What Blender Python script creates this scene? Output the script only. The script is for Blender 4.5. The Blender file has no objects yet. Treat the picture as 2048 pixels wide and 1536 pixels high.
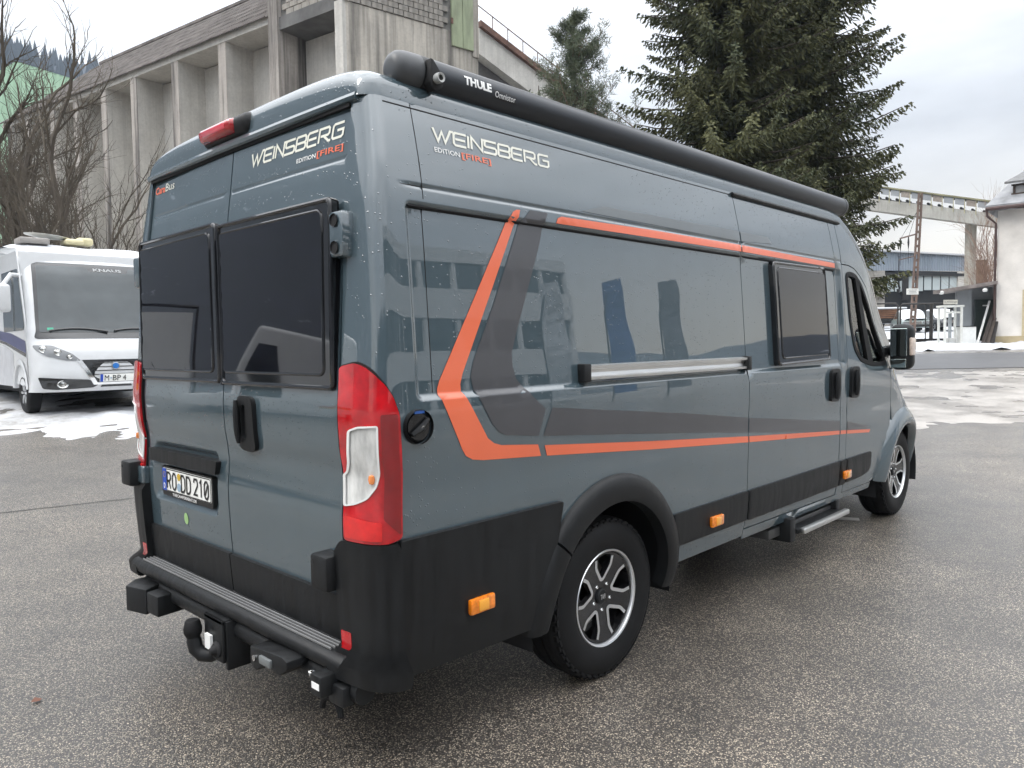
import bpy, bmesh, math, random
import numpy as np
from mathutils import Vector, Matrix
from mathutils.geometry import delaunay_2d_cdt
rng = np.random.default_rng(7); random.seed(7)
scene = bpy.context.scene
COL = scene.collection
PI = math.pi

# ------------------------------------------------------------------ camera
CAM = np.array([-1.4804, -3.0237, 1.525])
YAW, PITCH, ROLL, FPX = 0.7638, -0.0535, -0.0149, 1516.75
_d = np.array([math.cos(PITCH)*math.cos(YAW), math.cos(PITCH)*math.sin(YAW), math.sin(PITCH)])
_r = np.array([math.sin(YAW), -math.cos(YAW), 0.0]); _u = np.cross(_r, _d)
CR = math.cos(ROLL)*_r + math.sin(ROLL)*_u
CU = -math.sin(ROLL)*_r + math.cos(ROLL)*_u
cd = bpy.data.cameras.new('camera'); cam = bpy.data.objects.new('camera', cd); COL.objects.link(cam)
cd.sensor_width = 36.0; cd.lens = FPX/2048*36; cd.clip_start = .05; cd.clip_end = 6000
cam.matrix_world = Matrix(((CR[0], CU[0], -_d[0], CAM[0]), (CR[1], CU[1], -_d[1], CAM[1]), (CR[2], CU[2], -_d[2], CAM[2]), (0, 0, 0, 1)))
scene.camera = cam

# ------------------------------------------------------------------ sky, sun, exposure
SUN_EL, SUN_AZ = math.radians(48), math.radians(150)     # azimuth measured from +x towards +y
world = bpy.data.worlds.new('World'); scene.world = world; world.use_nodes = True
nt = world.node_tree; nt.nodes.clear()
def wn(t, **k):
    n = nt.nodes.new(t)
    for a, b in k.items(): setattr(n, a, b)
    return n
sky = wn('ShaderNodeTexSky', sky_type='NISHITA', sun_disc=False, sun_elevation=SUN_EL, sun_rotation=math.radians(90)-SUN_AZ)
tc = wn('ShaderNodeTexCoord'); sep = wn('ShaderNodeSeparateXYZ'); nt.links.new(tc.outputs['Generated'], sep.inputs[0])
grad = wn('ShaderNodeValToRGB'); nt.links.new(sep.outputs['Z'], grad.inputs[0])
el = grad.color_ramp.elements
el[0].position = 0.0; el[0].color = (.88, .76, .58, 1)
el[1].position = 1.0; el[1].color = (4.0, 4.06, 4.15, 1)
for p, c in ((.10, (.82, .765, .67, 1)), (.24, (.74, .745, .755, 1)), (.45, (1.6, 1.62, 1.65, 1))):
    e = el.new(p); e.color = c
mp = wn('ShaderNodeMapping'); mp.inputs['Scale'].default_value = (1, 1, 3.2); nt.links.new(tc.outputs['Generated'], mp.inputs[0])
cn = wn('ShaderNodeTexNoise'); cn.inputs['Scale'].default_value = 1.7; cn.inputs['Detail'].default_value = 6; cn.inputs['Roughness'].default_value = .55
nt.links.new(mp.outputs[0], cn.inputs['Vector'])
cr = wn('ShaderNodeMapRange'); cr.inputs['From Min'].default_value = .34; cr.inputs['From Max'].default_value = .62; cr.inputs['To Min'].default_value = .74; cr.inputs['To Max'].default_value = 1.16
nt.links.new(cn.outputs['Fac'], cr.inputs['Value'])
mul = wn('ShaderNodeVectorMath', operation='SCALE'); nt.links.new(grad.outputs[0], mul.inputs[0]); nt.links.new(cr.outputs[0], mul.inputs['Scale'])
mul2 = wn('ShaderNodeVectorMath', operation='SCALE'); nt.links.new(mul.outputs[0], mul2.inputs[0]); mul2.inputs['Scale'].default_value = 10.0
mix = wn('ShaderNodeMix', data_type='RGBA'); mix.inputs[0].default_value = .93
nt.links.new(sky.outputs[0], mix.inputs[6]); nt.links.new(mul2.outputs[0], mix.inputs[7])
bg = wn('ShaderNodeBackground'); bg.inputs['Strength'].default_value = 0.10
nt.links.new(mix.outputs[2], bg.inputs[0])
wo = wn('ShaderNodeOutputWorld'); nt.links.new(bg.outputs[0], wo.inputs[0])
sd = bpy.data.lights.new('sun', 'SUN'); sd.energy = 1.3; sd.angle = math.radians(22); sd.color = (1, .96, .9)
sun = bpy.data.objects.new('sun', sd); COL.objects.link(sun)
sv = Vector((math.cos(SUN_EL)*math.cos(SUN_AZ), math.cos(SUN_EL)*math.sin(SUN_AZ), math.sin(SUN_EL)))
sun.rotation_euler = sv.to_track_quat('Z', 'Y').to_euler(); sun.location = (0, 0, 60)
scene.view_settings.view_transform = 'Standard'; scene.view_settings.look = 'None'
scene.view_settings.exposure = 0.28; scene.view_settings.gamma = 1.0; scene.view_settings.use_curve_mapping = False

# ------------------------------------------------------------------ helpers: places
DH = _d*np.array([1, 1, 0]); DH /= np.linalg.norm(DH)
def sm(x, a, b):
    t = np.clip((np.asarray(x, float)-a)/(b-a), 0, 1); return t*t*(3-2*t)
def ground_z(x, y):
    """height of the yard: flat under the van, rising to the street and to the trees"""
    x = np.asarray(x, float); y = np.asarray(y, float)
    s = (x-CAM[0])*DH[0] + (y-CAM[1])*DH[1]; t = (x-CAM[0])*_r[0] + (y-CAM[1])*_r[1]
    k = sm(t, -6.5, -1.0)
    s0 = 5.0 + 7.5*k; sl = .062 - .0145*k
    e = s-s0
    soft = np.where(e > 4, e, np.where(e < -4, 0, (e+4)**2/16))
    return .042*sm(x, 1.8, 5.0) + sl*soft*(1-sm(s, 80, 170)) + sl*90*sm(s, 80, 170)*.9
def at(px, py, depth):
    """world point seen at pixel (2048 x 1536 grid) at that depth along the view"""
    return CAM + depth*(_d + (px-1024)/FPX*CR - (py-768)/FPX*CU)
def gat(px, depth):
    """ground point in pixel column px at that depth"""
    p = CAM + depth*(DH + (px-1024)/FPX*_r); return np.array([p[0], p[1], float(ground_z(p[0], p[1]))])

# ------------------------------------------------------------------ helpers: materials
MATS = {}
def nodes(name):
    m = bpy.data.materials.new(name); m.use_nodes = True; t = m.node_tree
    return m, t, t.nodes['Principled BSDF']
def nd(t, typ, ins=None, **k):
    n = t.nodes.new(typ)
    for a, b in k.items(): setattr(n, a, b)
    for a, b in (ins or {}).items():
        if hasattr(b, 'is_output') or isinstance(b, bpy.types.NodeSocket): t.links.new(b, n.inputs[a])
        else: n.inputs[a].default_value = b
    return n
def coords(t, scale=(1, 1, 1), kind='Object'):
    c = nd(t, 'ShaderNodeTexCoord'); m = nd(t, 'ShaderNodeMapping', {'Vector': c.outputs[kind], 'Scale': scale}); return m.outputs[0]
def noise(t, vec, scale, detail=4, rough=.55): return nd(t, 'ShaderNodeTexNoise', {'Vector': vec, 'Scale': scale, 'Detail': detail, 'Roughness': rough})
def rng_(t, v, a, b, c, d): return nd(t, 'ShaderNodeMapRange', {'Value': v, 'From Min': a, 'From Max': b, 'To Min': c, 'To Max': d}).outputs[0]
def mixc(t, f, a, b):
    n = nd(t, 'ShaderNodeMix', data_type='RGBA')
    for i, v in ((0, f), (6, a), (7, b)):
        if isinstance(v, bpy.types.NodeSocket): t.links.new(v, n.inputs[i])
        else: n.inputs[i].default_value = v if i == 0 else (*v, 1)[:4]
    return n.outputs[2]
def bump(t, b, h, strength, dist, prev=None):
    n = nd(t, 'ShaderNodeBump', {'Height': h, 'Strength': strength, 'Distance': dist})
    if prev is not None: t.links.new(prev, n.inputs['Normal'])
    t.links.new(n.outputs[0], b.inputs['Normal']); return n.outputs[0]
def mat(name, col, rough=.5, metal=0, coat=0, var=.12, vs=6.0, stretch=(1, 1, 1), bs=0, bst=.2, bd=.004, spec=.5, ior=1.5, rvar=.0):
    if name in MATS: return MATS[name]
    m, t, b = nodes(name)
    v = coords(t, stretch); n = noise(t, v, vs)
    f = rng_(t, n.outputs['Fac'], .3, .7, 0, 1)
    lo = tuple(c*(1-var) for c in col); hi = tuple(min(c*(1+var), 1) for c in col)
    t.links.new(mixc(t, f, lo, hi), b.inputs['Base Color'])
    if rvar: t.links.new(rng_(t, n.outputs['Fac'], .3, .7, rough-rvar, rough+rvar), b.inputs['Roughness'])
    else: b.inputs['Roughness'].default_value = rough
    b.inputs['Metallic'].default_value = metal; b.inputs['Coat Weight'].default_value = coat; b.inputs['Coat Roughness'].default_value = .03
    b.inputs['Specular IOR Level'].default_value = spec; b.inputs['IOR'].default_value = ior
    if bs: bump(t, b, noise(t, v, bs, 3).outputs['Fac'], bst, bd)
    MATS[name] = m; return m
def droplets(t, b, scale=78, thr=.76, strength=.55):
    """rain beads: small domes scattered by a Voronoi pattern"""
    v = coords(t)
    w = nd(t, 'ShaderNodeTexVoronoi', {'Vector': v, 'Scale': scale}, feature='F1')
    sp = nd(t, 'ShaderNodeSeparateColor', {'Color': w.outputs['Color']})
    big = noise(t, v, 1.7, 2)
    th = nd(t, 'ShaderNodeMath', {0: sp.outputs[0], 1: rng_(t, big.outputs['Fac'], .35, .65, thr+.2, thr-.12)}, operation='GREATER_THAN').outputs[0]
    dome = rng_(t, w.outputs['Distance'], .02, .27, 1, 0)
    h = nd(t, 'ShaderNodeMath', {0: dome, 1: th}, operation='MULTIPLY').outputs[0]
    wv = noise(t, coords(t, (1, 1, 1.4)), 1.5, 1); first = bump(t, b, wv.outputs['Fac'], .10, .012)
    bump(t, b, h, strength, .003, first)
    return h
def paint(name, col, rough=.5, metal=.0):
    m, t, b = nodes(name)
    v = coords(t, (1, 1, .25)); n = noise(t, v, 5, 5)
    t.links.new(mixc(t, rng_(t, n.outputs['Fac'], .3, .7, 0, 1), tuple(c*.95 for c in col), tuple(c*1.05 for c in col)), b.inputs['Base Color'])
    b.inputs['Roughness'].default_value = rough; b.inputs['Metallic'].default_value = metal
    b.inputs['Coat Weight'].default_value = 1.0; b.inputs['Coat IOR'].default_value = 2.15; b.inputs['Specular IOR Level'].default_value = .2
    st = noise(t, coords(t, (6, 6, .5)), 3, 4)
    t.links.new(rng_(t, st.outputs['Fac'], .5, .8, .0, .05), b.inputs['Coat Roughness'])
    droplets(t, b); t.links.new(b.inputs['Normal'].links[0].from_socket, b.inputs['Coat Normal'])
    # rain film stays on the coat as well
    MATS[name] = m; return m
def leafmat(name, a, b_, rough=.6, trans=.0):
    m, t, b = nodes(name)
    g = nd(t, 'ShaderNodeNewGeometry')
    n = noise(t, coords(t), .55, 3)
    f = nd(t, 'ShaderNodeMath', {0: rng_(t, n.outputs['Fac'], .35, .65, 0, .6), 1: rng_(t, g.outputs['Random Per Island'], 0, 1, 0, .4)}, operation='ADD').outputs[0]
    t.links.new(mixc(t, f, a, b_), b.inputs['Base Color']); b.inputs['Roughness'].default_value = rough
    b.inputs['Specular IOR Level'].default_value = .25
    MATS[name] = m; return m

# ------------------------------------------------------------------ helpers: meshes and objects
def tag(o, label=None, cat=None, group=None, kind=None):
    if label: o['label'] = label
    if cat: o['category'] = cat
    if group: o['group'] = group
    if kind: o['kind'] = kind
    return o
def empty(name, loc, rz=0.0):
    o = bpy.data.objects.new(name, None); COL.objects.link(o); o.location = [float(c) for c in loc]; o.rotation_euler = (0, 0, rz); o.empty_display_size = .3
    return o
def link(name, me, m, parent=None):
    o = bpy.data.objects.new(name, me); COL.objects.link(o)
    if m is not None and not me.materials: me.materials.append(m)
    if parent is not None: o.parent = parent
    return o
def raw(name, V, F, m, parent=None, smooth=False, normals=None):
    me = bpy.data.meshes.new(name); me.from_pydata(np.asarray(V, float).tolist() if not isinstance(V, list) else V, [], F)
    if smooth: me.shade_smooth()
    if normals is not None:
        me.shade_smooth(); me.normals_split_custom_set_from_vertices([tuple(n) for n in normals])
    return link(name, me, m, parent)
def fast(name, V, nper, m, parent=None, smooth=False):
    """V: (n*nper,3) unshared vertices, one face per nper vertices"""
    V = np.asarray(V, np.float32).reshape(-1, 3); nv = len(V); nf = nv//nper
    me = bpy.data.meshes.new(name); me.vertices.add(nv); me.vertices.foreach_set('co', V.ravel())
    me.loops.add(nv); me.loops.foreach_set('vertex_index', np.arange(nv, dtype=np.int32))
    me.polygons.add(nf); me.polygons.foreach_set('loop_start', np.arange(0, nv, nper, dtype=np.int32))
    me.update(calc_edges=True); me.validate()
    return link(name, me, m, parent)
class MB:
    def __init__(s): s.V = []; s.F = []
    def add(s, V, F):
        o = len(s.V); s.V.extend([tuple(map(float, v)) for v in V]); s.F.extend([tuple(i+o for i in f) for f in F]); return s
    def box(s, c, d, rz=0.0, ry=0.0, rx=0.0):
        V = np.array([[x, y, z] for x in (-.5, .5) for y in (-.5, .5) for z in (-.5, .5)])*np.array(d)
        if rx: V = V@np.array(Matrix.Rotation(rx, 3, 'X')).T
        if ry: V = V@np.array(Matrix.Rotation(ry, 3, 'Y')).T
        if rz: V = V@np.array(Matrix.Rotation(rz, 3, 'Z')).T
        return s.add(V+np.array(c), [(0, 1, 3, 2), (4, 6, 7, 5), (0, 4, 5, 1), (2, 3, 7, 6), (0, 2, 6, 4), (1, 5, 7, 3)])
    def bx(s, x0, x1, y0, y1, z0, z1): return s.box(((x0+x1)/2, (y0+y1)/2, (z0+z1)/2), (abs(x1-x0), abs(y1-y0), abs(z1-z0)))
    def tube(s, P, R, n=8, cap=True):
        P = np.array(P, float); k = len(P); R = np.full(k, R) if np.isscalar(R) else np.array(R)
        T = np.gradient(P, axis=0); T /= np.linalg.norm(T, axis=1)[:, None]+1e-12
        a = np.array([0, 0, 1.0]) if abs(T[0][2]) < .9 else np.array([1.0, 0, 0])
        N = np.cross(T, a); N /= np.linalg.norm(N, axis=1)[:, None]+1e-9; B = np.cross(T, N)
        an = np.linspace(0, 2*PI, n, endpoint=False)
        V = P[:, None]+R[:, None, None]*(np.cos(an)[None, :, None]*N[:, None]+np.sin(an)[None, :, None]*B[:, None])
        F = [(i*n+j, i*n+(j+1) % n, (i+1)*n+(j+1) % n, (i+1)*n+j) for i in range(k-1) for j in range(n)]
        if cap: F += [tuple(range(n-1, -1, -1)), tuple((k-1)*n+j for j in range(n))]
        return s.add(V.reshape(-1, 3), F)
    def lathe(s, prof, axis='Z', n=32, c=(0, 0, 0), cap=False):
        """prof: (radius, height) pairs"""
        an = np.linspace(0, 2*PI, n, endpoint=False); V = []
        for r, h in prof:
            for q in an:
                p = (r*math.cos(q), r*math.sin(q), h)
                if axis == 'Y': p = (p[0], h, p[1])
                if axis == 'X': p = (h, p[0], p[1])
                V.append((p[0]+c[0], p[1]+c[1], p[2]+c[2]))
        k = len(prof); F = [(i*n+j, i*n+(j+1) % n, (i+1)*n+(j+1) % n, (i+1)*n+j) for i in range(k-1) for j in range(n)]
        if cap: F += [tuple(range(n)), tuple((k-1)*n+j for j in range(n))]
        return s.add(V, F)
    def prism(s, P, a, b, axis='Y'):
        """2D polygon P extruded between a and b along the axis; P gives the other two coordinates in order"""
        n = len(P); V = []
        for h in (a, b):
            for p in P:
                V.append({'Y': (p[0], h, p[1]), 'X': (h, p[0], p[1]), 'Z': (p[0], p[1], h)}[axis])
        return s.add(V, [tuple(range(n)), tuple(range(2*n-1, n-1, -1))]+[(i, (i+1) % n, n+(i+1) % n, n+i) for i in range(n)])
    def build(s, name, m, parent=None, angle=35, bevel=0, seg=2, flat=False):
        me = bpy.data.meshes.new(name); bm = bmesh.new(); vs = [bm.verts.new(v) for v in s.V]
        for f in s.F:
            try: bm.faces.new([vs[i] for i in f])
            except ValueError: pass
        bmesh.ops.recalc_face_normals(bm, faces=bm.faces)
        if bevel:
            ed = [e for e in bm.edges if len(e.link_faces) == 2 and e.calc_face_angle(0) > math.radians(28)]
            bmesh.ops.bevel(bm, geom=ed, offset=bevel, segments=seg, profile=.5, affect='EDGES', clamp_overlap=True)
        bm.to_mesh(me); bm.free()
        if not flat:
            me.shade_smooth(); me.set_sharp_from_angle(angle=math.radians(angle))
        return link(name, me, m, parent)
def ptin(P, poly):
    x, y = P[:, 0], P[:, 1]; r = np.zeros(len(P), bool); n = len(poly)
    for i in range(n):
        x0, y0 = poly[i]; x1, y1 = poly[(i+1) % n]
        if y0 == y1: continue
        c = ((y0 > y) != (y1 > y)) & (x < (x1-x0)*(y-y0)/(y1-y0)+x0); r ^= c
    return r
def resample(poly, step):
    out = []; n = len(poly)
    for i in range(n):
        a = np.array(poly[i], float); b = np.array(poly[(i+1) % n], float); k = max(1, int(math.ceil(np.abs(b-a).max()/step)))
        for j in range(k): out.append(tuple(a+(b-a)*j/k))
    return out
def rounded(poly, r, k=5):
    out = []; n = len(poly)
    for i in range(n):
        p = np.array(poly[i], float); a = np.array(poly[i-1], float)-p; b = np.array(poly[(i+1) % n], float)-p
        rr = r[i] if isinstance(r, (list, tuple)) else r
        ra = min(rr, np.linalg.norm(a)*.48); rb = min(rr, np.linalg.norm(b)*.48)
        A = p+a/np.linalg.norm(a)*ra; B = p+b/np.linalg.norm(b)*rb
        for j in range(k+1):
            t = j/k; out.append(tuple((1-t)**2*A+2*t*(1-t)*p+t*t*B))
    return out
def tri2d(polys, us, vs, step):
    """triangulate outer polygon minus holes with the grid points us x vs inside it"""
    pts = []; edges = []
    RP = [resample(p, step) for p in polys]
    for p in RP:
        o = len(pts); pts += p; edges += [(o+i, o+(i+1) % len(p)) for i in range(len(p))]
    if len(us) and len(vs):
        G = np.array([(a, b) for a in us for b in vs])
        ins = np.zeros(len(G), bool)
        for p in RP: ins ^= ptin(G, p)
        G = G[ins]
        if len(G):
            bp = np.array(pts); d = np.min(np.abs(G[:, None, 0]-bp[None, :, 0])+np.abs(G[:, None, 1]-bp[None, :, 1]), axis=1) if len(G)*len(bp) < 4e7 else np.ones(len(G))
            pts += [tuple(g) for g in G[d > .0035]]
    V, E, F, *_ = delaunay_2d_cdt([Vector(p) for p in pts], edges, [], 0, 1e-7)
    V = np.array([tuple(v) for v in V]); F = np.array([f for f in F])
    c = V[F].mean(1); ins = np.zeros(len(F), bool)
    for p in RP: ins ^= ptin(c, p)
    return V, F[ins]
def patch(name, polys, fn, m, parent=None, off=0.0, thick=.02, us=(), vs=(), step=.06, custom=True, edge=0.0, edgew=0.02):
    """a plate on the surface fn(u, v, off) -> (points, normals): shaped top, walls going in by thick"""
    V2, F = tri2d(polys, us, vs, step)
    o = np.full(len(V2), off)
    P, N = fn(V2[:, 0], V2[:, 1], o)
    ed = {}
    for f in F:
        for i in range(3):
            a, b = int(f[i]), int(f[(i+1) % 3]); k = (min(a, b), max(a, b))
            if k in ed: ed[k] = None
            else: ed[k] = (a, b)
    bd = [e for e in ed.values() if e]
    # wind triangles along the normal
    nn = np.cross(P[F[:, 1]]-P[F[:, 0]], P[F[:, 2]]-P[F[:, 0]]); flip = (nn*N[F[:, 0]]).sum(1) < 0
    F = F.copy(); F[flip] = F[flip][:, ::-1]
    faces = [tuple(map(int, f)) for f in F]; verts = P.tolist(); norms = N.tolist()
    if thick:
        Bv = sorted({i for e in bd for i in e}); n0 = len(verts)
        Pb, _ = fn(V2[Bv, 0], V2[Bv, 1], np.full(len(Bv), off-thick))
        idx = {b: n0+j for j, b in enumerate(Bv)}; idx2 = {b: n0+len(Bv)+j for j, b in enumerate(Bv)}
        verts += P[Bv].tolist(); verts += Pb.tolist()
        wn_ = np.zeros((len(Bv), 3)); pos = {b: j for j, b in enumerate(Bv)}
        fl = bool(flip.mean() > .5)
        for a, b in bd:
            if fl: a, b = b, a
            faces.append((idx[b], idx[a], idx2[a], idx2[b]))
            e = np.cross(P[b]-P[a], N[a]); wn_[pos[a]] += e; wn_[pos[b]] += e
        wn_ /= np.linalg.norm(wn_, axis=1)[:, None]+1e-12
        norms += wn_.tolist()+wn_.tolist()
    return raw(name, verts, faces, m, parent, normals=norms if custom else None)
def text2d(s, size=1.0, bold=0.0, spacing=1.0, shear=0.0, scale_x=1.0):
    c = bpy.data.curves.new('t', 'FONT'); c.body = s; c.size = size; c.offset = bold; c.space_character = spacing; c.shear = shear; c.resolution_u = 2
    o = bpy.data.objects.new('t', c); me = o.to_mesh()
    V = np.array([v.co[:2] for v in me.vertices])*np.array([scale_x, 1]); F = [tuple(p.vertices) for p in me.polygons]
    o.to_mesh_clear(); bpy.data.objects.remove(o); bpy.data.curves.remove(c)
    return V, F
def strokes2d(paths, w):
    """polylines widened to bands with mitred corners"""
    V = []; F = []
    for P in paths:
        P = np.array(P, float); P = P[np.concatenate([[True], np.linalg.norm(np.diff(P, axis=0), axis=1) > 1e-6])]; n = len(P); o = len(V)
        for i in range(n):
            a = P[i]-P[i-1] if i else P[1]-P[0]; b = P[i+1]-P[i] if i < n-1 else P[-1]-P[-2]
            a = a/np.linalg.norm(a); b = b/np.linalg.norm(b); t = a+b; t = t/np.linalg.norm(t); nrm = np.array([-t[1], t[0]])
            k = w/2/max(.45, math.sqrt(max(0, (1+a@b)/2)))
            e = np.zeros(2)
            V += [tuple(P[i]+nrm*k+e), tuple(P[i]-nrm*k+e)]
        F += [(o+2*i, o+2*i+1, o+2*i+3, o+2*i+2) for i in range(n-1)]
    return np.array(V), F
def decal(name, V2, F, fn, m, parent, off=.0016, box=None):
    """flat print on a surface; box=(u0,v0,u1,v1) fits the 2D shape into it (u1<u0 runs the other way)"""
    V = np.array(V2, float)
    if box is not None:
        lo = V.min(0); hi = V.max(0); V = (V-lo)/(hi-lo); V = np.array(box[:2])+V*(np.array(box[2:])-np.array(box[:2]))
    P, N = fn(V[:, 0], V[:, 1], np.full(len(V), off))
    FF = []
    for f in F:
        a = np.cross(P[f[1]]-P[f[0]], P[f[2]]-P[f[0]])@N[f[0]]; FF.append(tuple(f) if a > 0 else tuple(f[::-1]))
    return raw(name, P, FF, m, parent, normals=N)
def lines(a, b, step, extra=()):
    return sorted(set([round(float(v), 4) for v in np.arange(a, b+1e-6, step)]+[round(v, 4) for v in extra]))

# ------------------------------------------------------------------ van materials
PAINT = paint('slate_paint', (.047, .073, .087))
BLACK = mat('black_plastic', (.0105, .0112, .012), .46, var=.34, vs=6, stretch=(5, 5, .5), bs=260, bst=.25, bd=.001, rvar=.1, spec=.28)
DARKP = mat('dark_underbody', (.008, .008, .009), .8)
GLOSSB = mat('gloss_black', (.006, .006, .007), .06, coat=.6, var=.05)
RUBBER = mat('rubber', (.008, .008, .0085), .65, spec=.25, var=.2, bs=90, bst=.15, bd=.002)
ALU = mat('machined_alloy', (.80, .81, .82), .33, 1.0, var=.04)
ALUB = mat('brushed_aluminium', (.72, .72, .71), .34, 1.0, var=.08, vs=5, stretch=(1, 30, 30))
ANTH = mat('anthracite_case', (.045, .048, .053), .36, .75, var=.10, vs=3, stretch=(.4, 8, 8), bs=60, bst=.05, bd=.002)
CAPG = mat('grey_end_cap', (.055, .058, .062), .42, var=.12)
ORANGE = mat('orange_vinyl', (.74, .145, .062), .35, coat=.5, var=.03)
GREYV = mat('grey_vinyl', (.056, .056, .061), .38, coat=.45, var=.06)
PALEV = mat('pale_grey_vinyl', (.12, .135, .14), .38, coat=.6, var=.06)
CREAM = mat('cream_vinyl', (.72, .71, .62), .4, coat=.3, var=.03)
WHITE = mat('white_print', (.8, .8, .78), .4, var=.03)
REDL = mat('red_lens', (.42, .004, .008), .07, coat=1, var=.35, vs=14, bs=0)
REDD = mat('deep_red_lens', (.20, .004, .006), .10, coat=1, var=.12, vs=12)
CLEARL = mat('clear_lens', (.55, .55, .53), .12, coat=1, var=.35, vs=16, stretch=(1, 1, .4), bs=40, bst=.5, bd=.01)
AMBER = mat('amber_lens', (.75, .20, .008), .1, coat=1, var=.3, vs=50)
PLATEW = mat('plate_white', (.80, .80, .76), .35, var=.03)
EUBLUE = mat('plate_blue', (.008, .06, .40), .35, var=.05)
INK = mat('plate_ink', (.006, .006, .006), .4)
SILVER = mat('bright_metal', (.75, .75, .74), .18, 1, var=.06)
LIME = mat('pale_green_sticker', (.33, .52, .22), .5)
BLUEB = mat('blue_badge', (.02, .10, .38), .3, coat=.5)
YEL = mat('inspection_yellow', (.55, .36, .03), .4)
SEATM = mat('seat_fabric', (.045, .050, .05), .8, var=.2, vs=20)
def glassmat(name, tint, alpha_mix, rough=.0, wave=0):
    m, t, b = nodes(name); t.nodes.remove(b)
    gl = nd(t, 'ShaderNodeBsdfGlossy', {'Roughness': rough, 'Color': (1, 1, 1, 1)}); tr = nd(t, 'ShaderNodeBsdfTransparent', {'Color': (*tint, 1)})
    fr = nd(t, 'ShaderNodeFresnel', {'IOR': 1.52})
    n = noise(t, coords(t), 3, 3); bp = nd(t, 'ShaderNodeBump', {'Height': n.outputs['Fac'], 'Strength': .02+wave, 'Distance': .01})
    t.links.new(bp.outputs[0], gl.inputs['Normal']); t.links.new(bp.outputs[0], fr.inputs['Normal'])
    mx = nd(t, 'ShaderNodeMixShader', {0: fr.outputs[0], 1: tr.outputs[0], 2: gl.outputs[0]})
    t.links.new(mx.outputs[0], t.nodes['Material Output'].inputs[0]); MATS[name] = m; return m
CABGL = glassmat('cab_glass', (.62, .74, .68), .5)
def dark_acrylic():
    m, t, b = nodes('dark_acrylic'); b.inputs['Base Color'].default_value = (.006, .006, .009, 1); b.inputs['Roughness'].default_value = .02
    b.inputs['IOR'].default_value = 1.62
    n = noise(t, coords(t, (1, 1, 3)), 6, 4); t.links.new(mixc(t, rng_(t, n.outputs['Fac'], .35, .7, 0, 1), (.0015, .0015, .003), (.004, .004, .008)), b.inputs['Base Color'])
    w = noise(t, coords(t, (1, 1, 1.6)), 1.6, 0); n1 = bump(t, b, w.outputs['Fac'], .06, .012)
    MATS['dark_acrylic'] = m; return m
ACRYL = dark_acrylic()

# ------------------------------------------------------------------ the camper van
# x runs from the rear doors (0) to the nose (6.24), y to its left, z up

def pchip(xs,ys):
    xs=np.array(xs,float); ys=np.array(ys,float); h=np.diff(xs); dl=np.diff(ys)/h
    m=np.zeros(len(xs)); m[0]=dl[0]; m[-1]=dl[-1]
    for i in range(1,len(xs)-1):
        if dl[i-1]*dl[i]>0:
            a=2*h[i]+h[i-1]; b=h[i]+2*h[i-1]; m[i]=(a+b)/(a/dl[i-1]+b/dl[i])
    def f(x):
        x=np.clip(np.asarray(x,float),xs[0],xs[-1]); i=np.clip(np.searchsorted(xs,x,side='right')-1,0,len(xs)-2)
        t=(x-xs[i])/h[i]
        return ((1+2*t)*(1-t)**2*ys[i]+t*(1-t)**2*h[i]*m[i]+t*t*(3-2*t)*ys[i+1]+t*t*(t-1)*h[i]*m[i+1])
    return f
def _sm_unused(x,a,b):
    t=np.clip((np.asarray(x,float)-a)/(b-a),0,1); return t*t*(3-2*t)
Wz=pchip([.30,.38,.46,.55,.67,.80,.93,1.02,1.10,1.20,1.28,1.325,1.40,1.60,1.85,2.00,2.08,2.14,2.20,2.28,2.36,2.45],
         [.955,.985,1.004,1.017,1.024,1.027,1.031,1.029,1.032,1.036,1.036,1.034,1.030,1.018,1.002,.990,.981,.972,.960,.943,.924,.90])
Xr=pchip([.40,.50,.66,.80,.93,1.00,1.08,1.18,1.30,1.40,1.7,2.0,2.10,2.18,2.30,2.40],
         [-.004,-.010,-.022,-.030,-.034,-.028,-.024,-.038,-.042,-.034,-.016,.000,.011,.022,.037,.050])
WHX,WHF,WHZ=1.26,5.295,.366
def rbox(x,z,x0,x1,z0,z1,r):
    cx,cz=(x0+x1)/2,(z0+z1)/2
    qx=np.abs(x-cx)-(x1-x0)/2+r; qz=np.abs(z-cz)-(z1-z0)/2+r
    return np.hypot(np.maximum(qx,0),np.maximum(qz,0))+np.minimum(np.maximum(qx,qz),0)-r
def Yside(x,z,feat=True):
    """half width of the body at x along the van, height z"""
    x=np.asarray(x,float); z=np.asarray(z,float)
    w=Wz(z)
    lo=.62*np.maximum(0,x-5.36+.42*sm(z,.80,1.28))**2
    up=.055*sm(x,4.0,5.3)+.10*np.maximum(0,x-4.5)**1.6
    k=sm(z,1.15,1.75)
    w=w-lo*(1-k)-up*k
    if feat:
        d=rbox(x,z,.135,4.0,1.335,2.012,.03)
        w=w-.016*(1-sm(d,-.022,.004))*sm(4.0-x,-.02,.05)
        # groove above the stripe
        w=w-.006*np.exp(-((z-2.067)/.006)**2)*(1-sm(x,4.05,4.2))*sm(x,.10,.2)
        # front wheel arch flare
        r=np.hypot(x-WHF,(z-WHZ)); w=w+.022*(1-sm(r,.47,.60))*sm(r,.36,.40)
        # feature line to the fender
    return w
LC=.24; XA=.10; YR=.825
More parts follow.
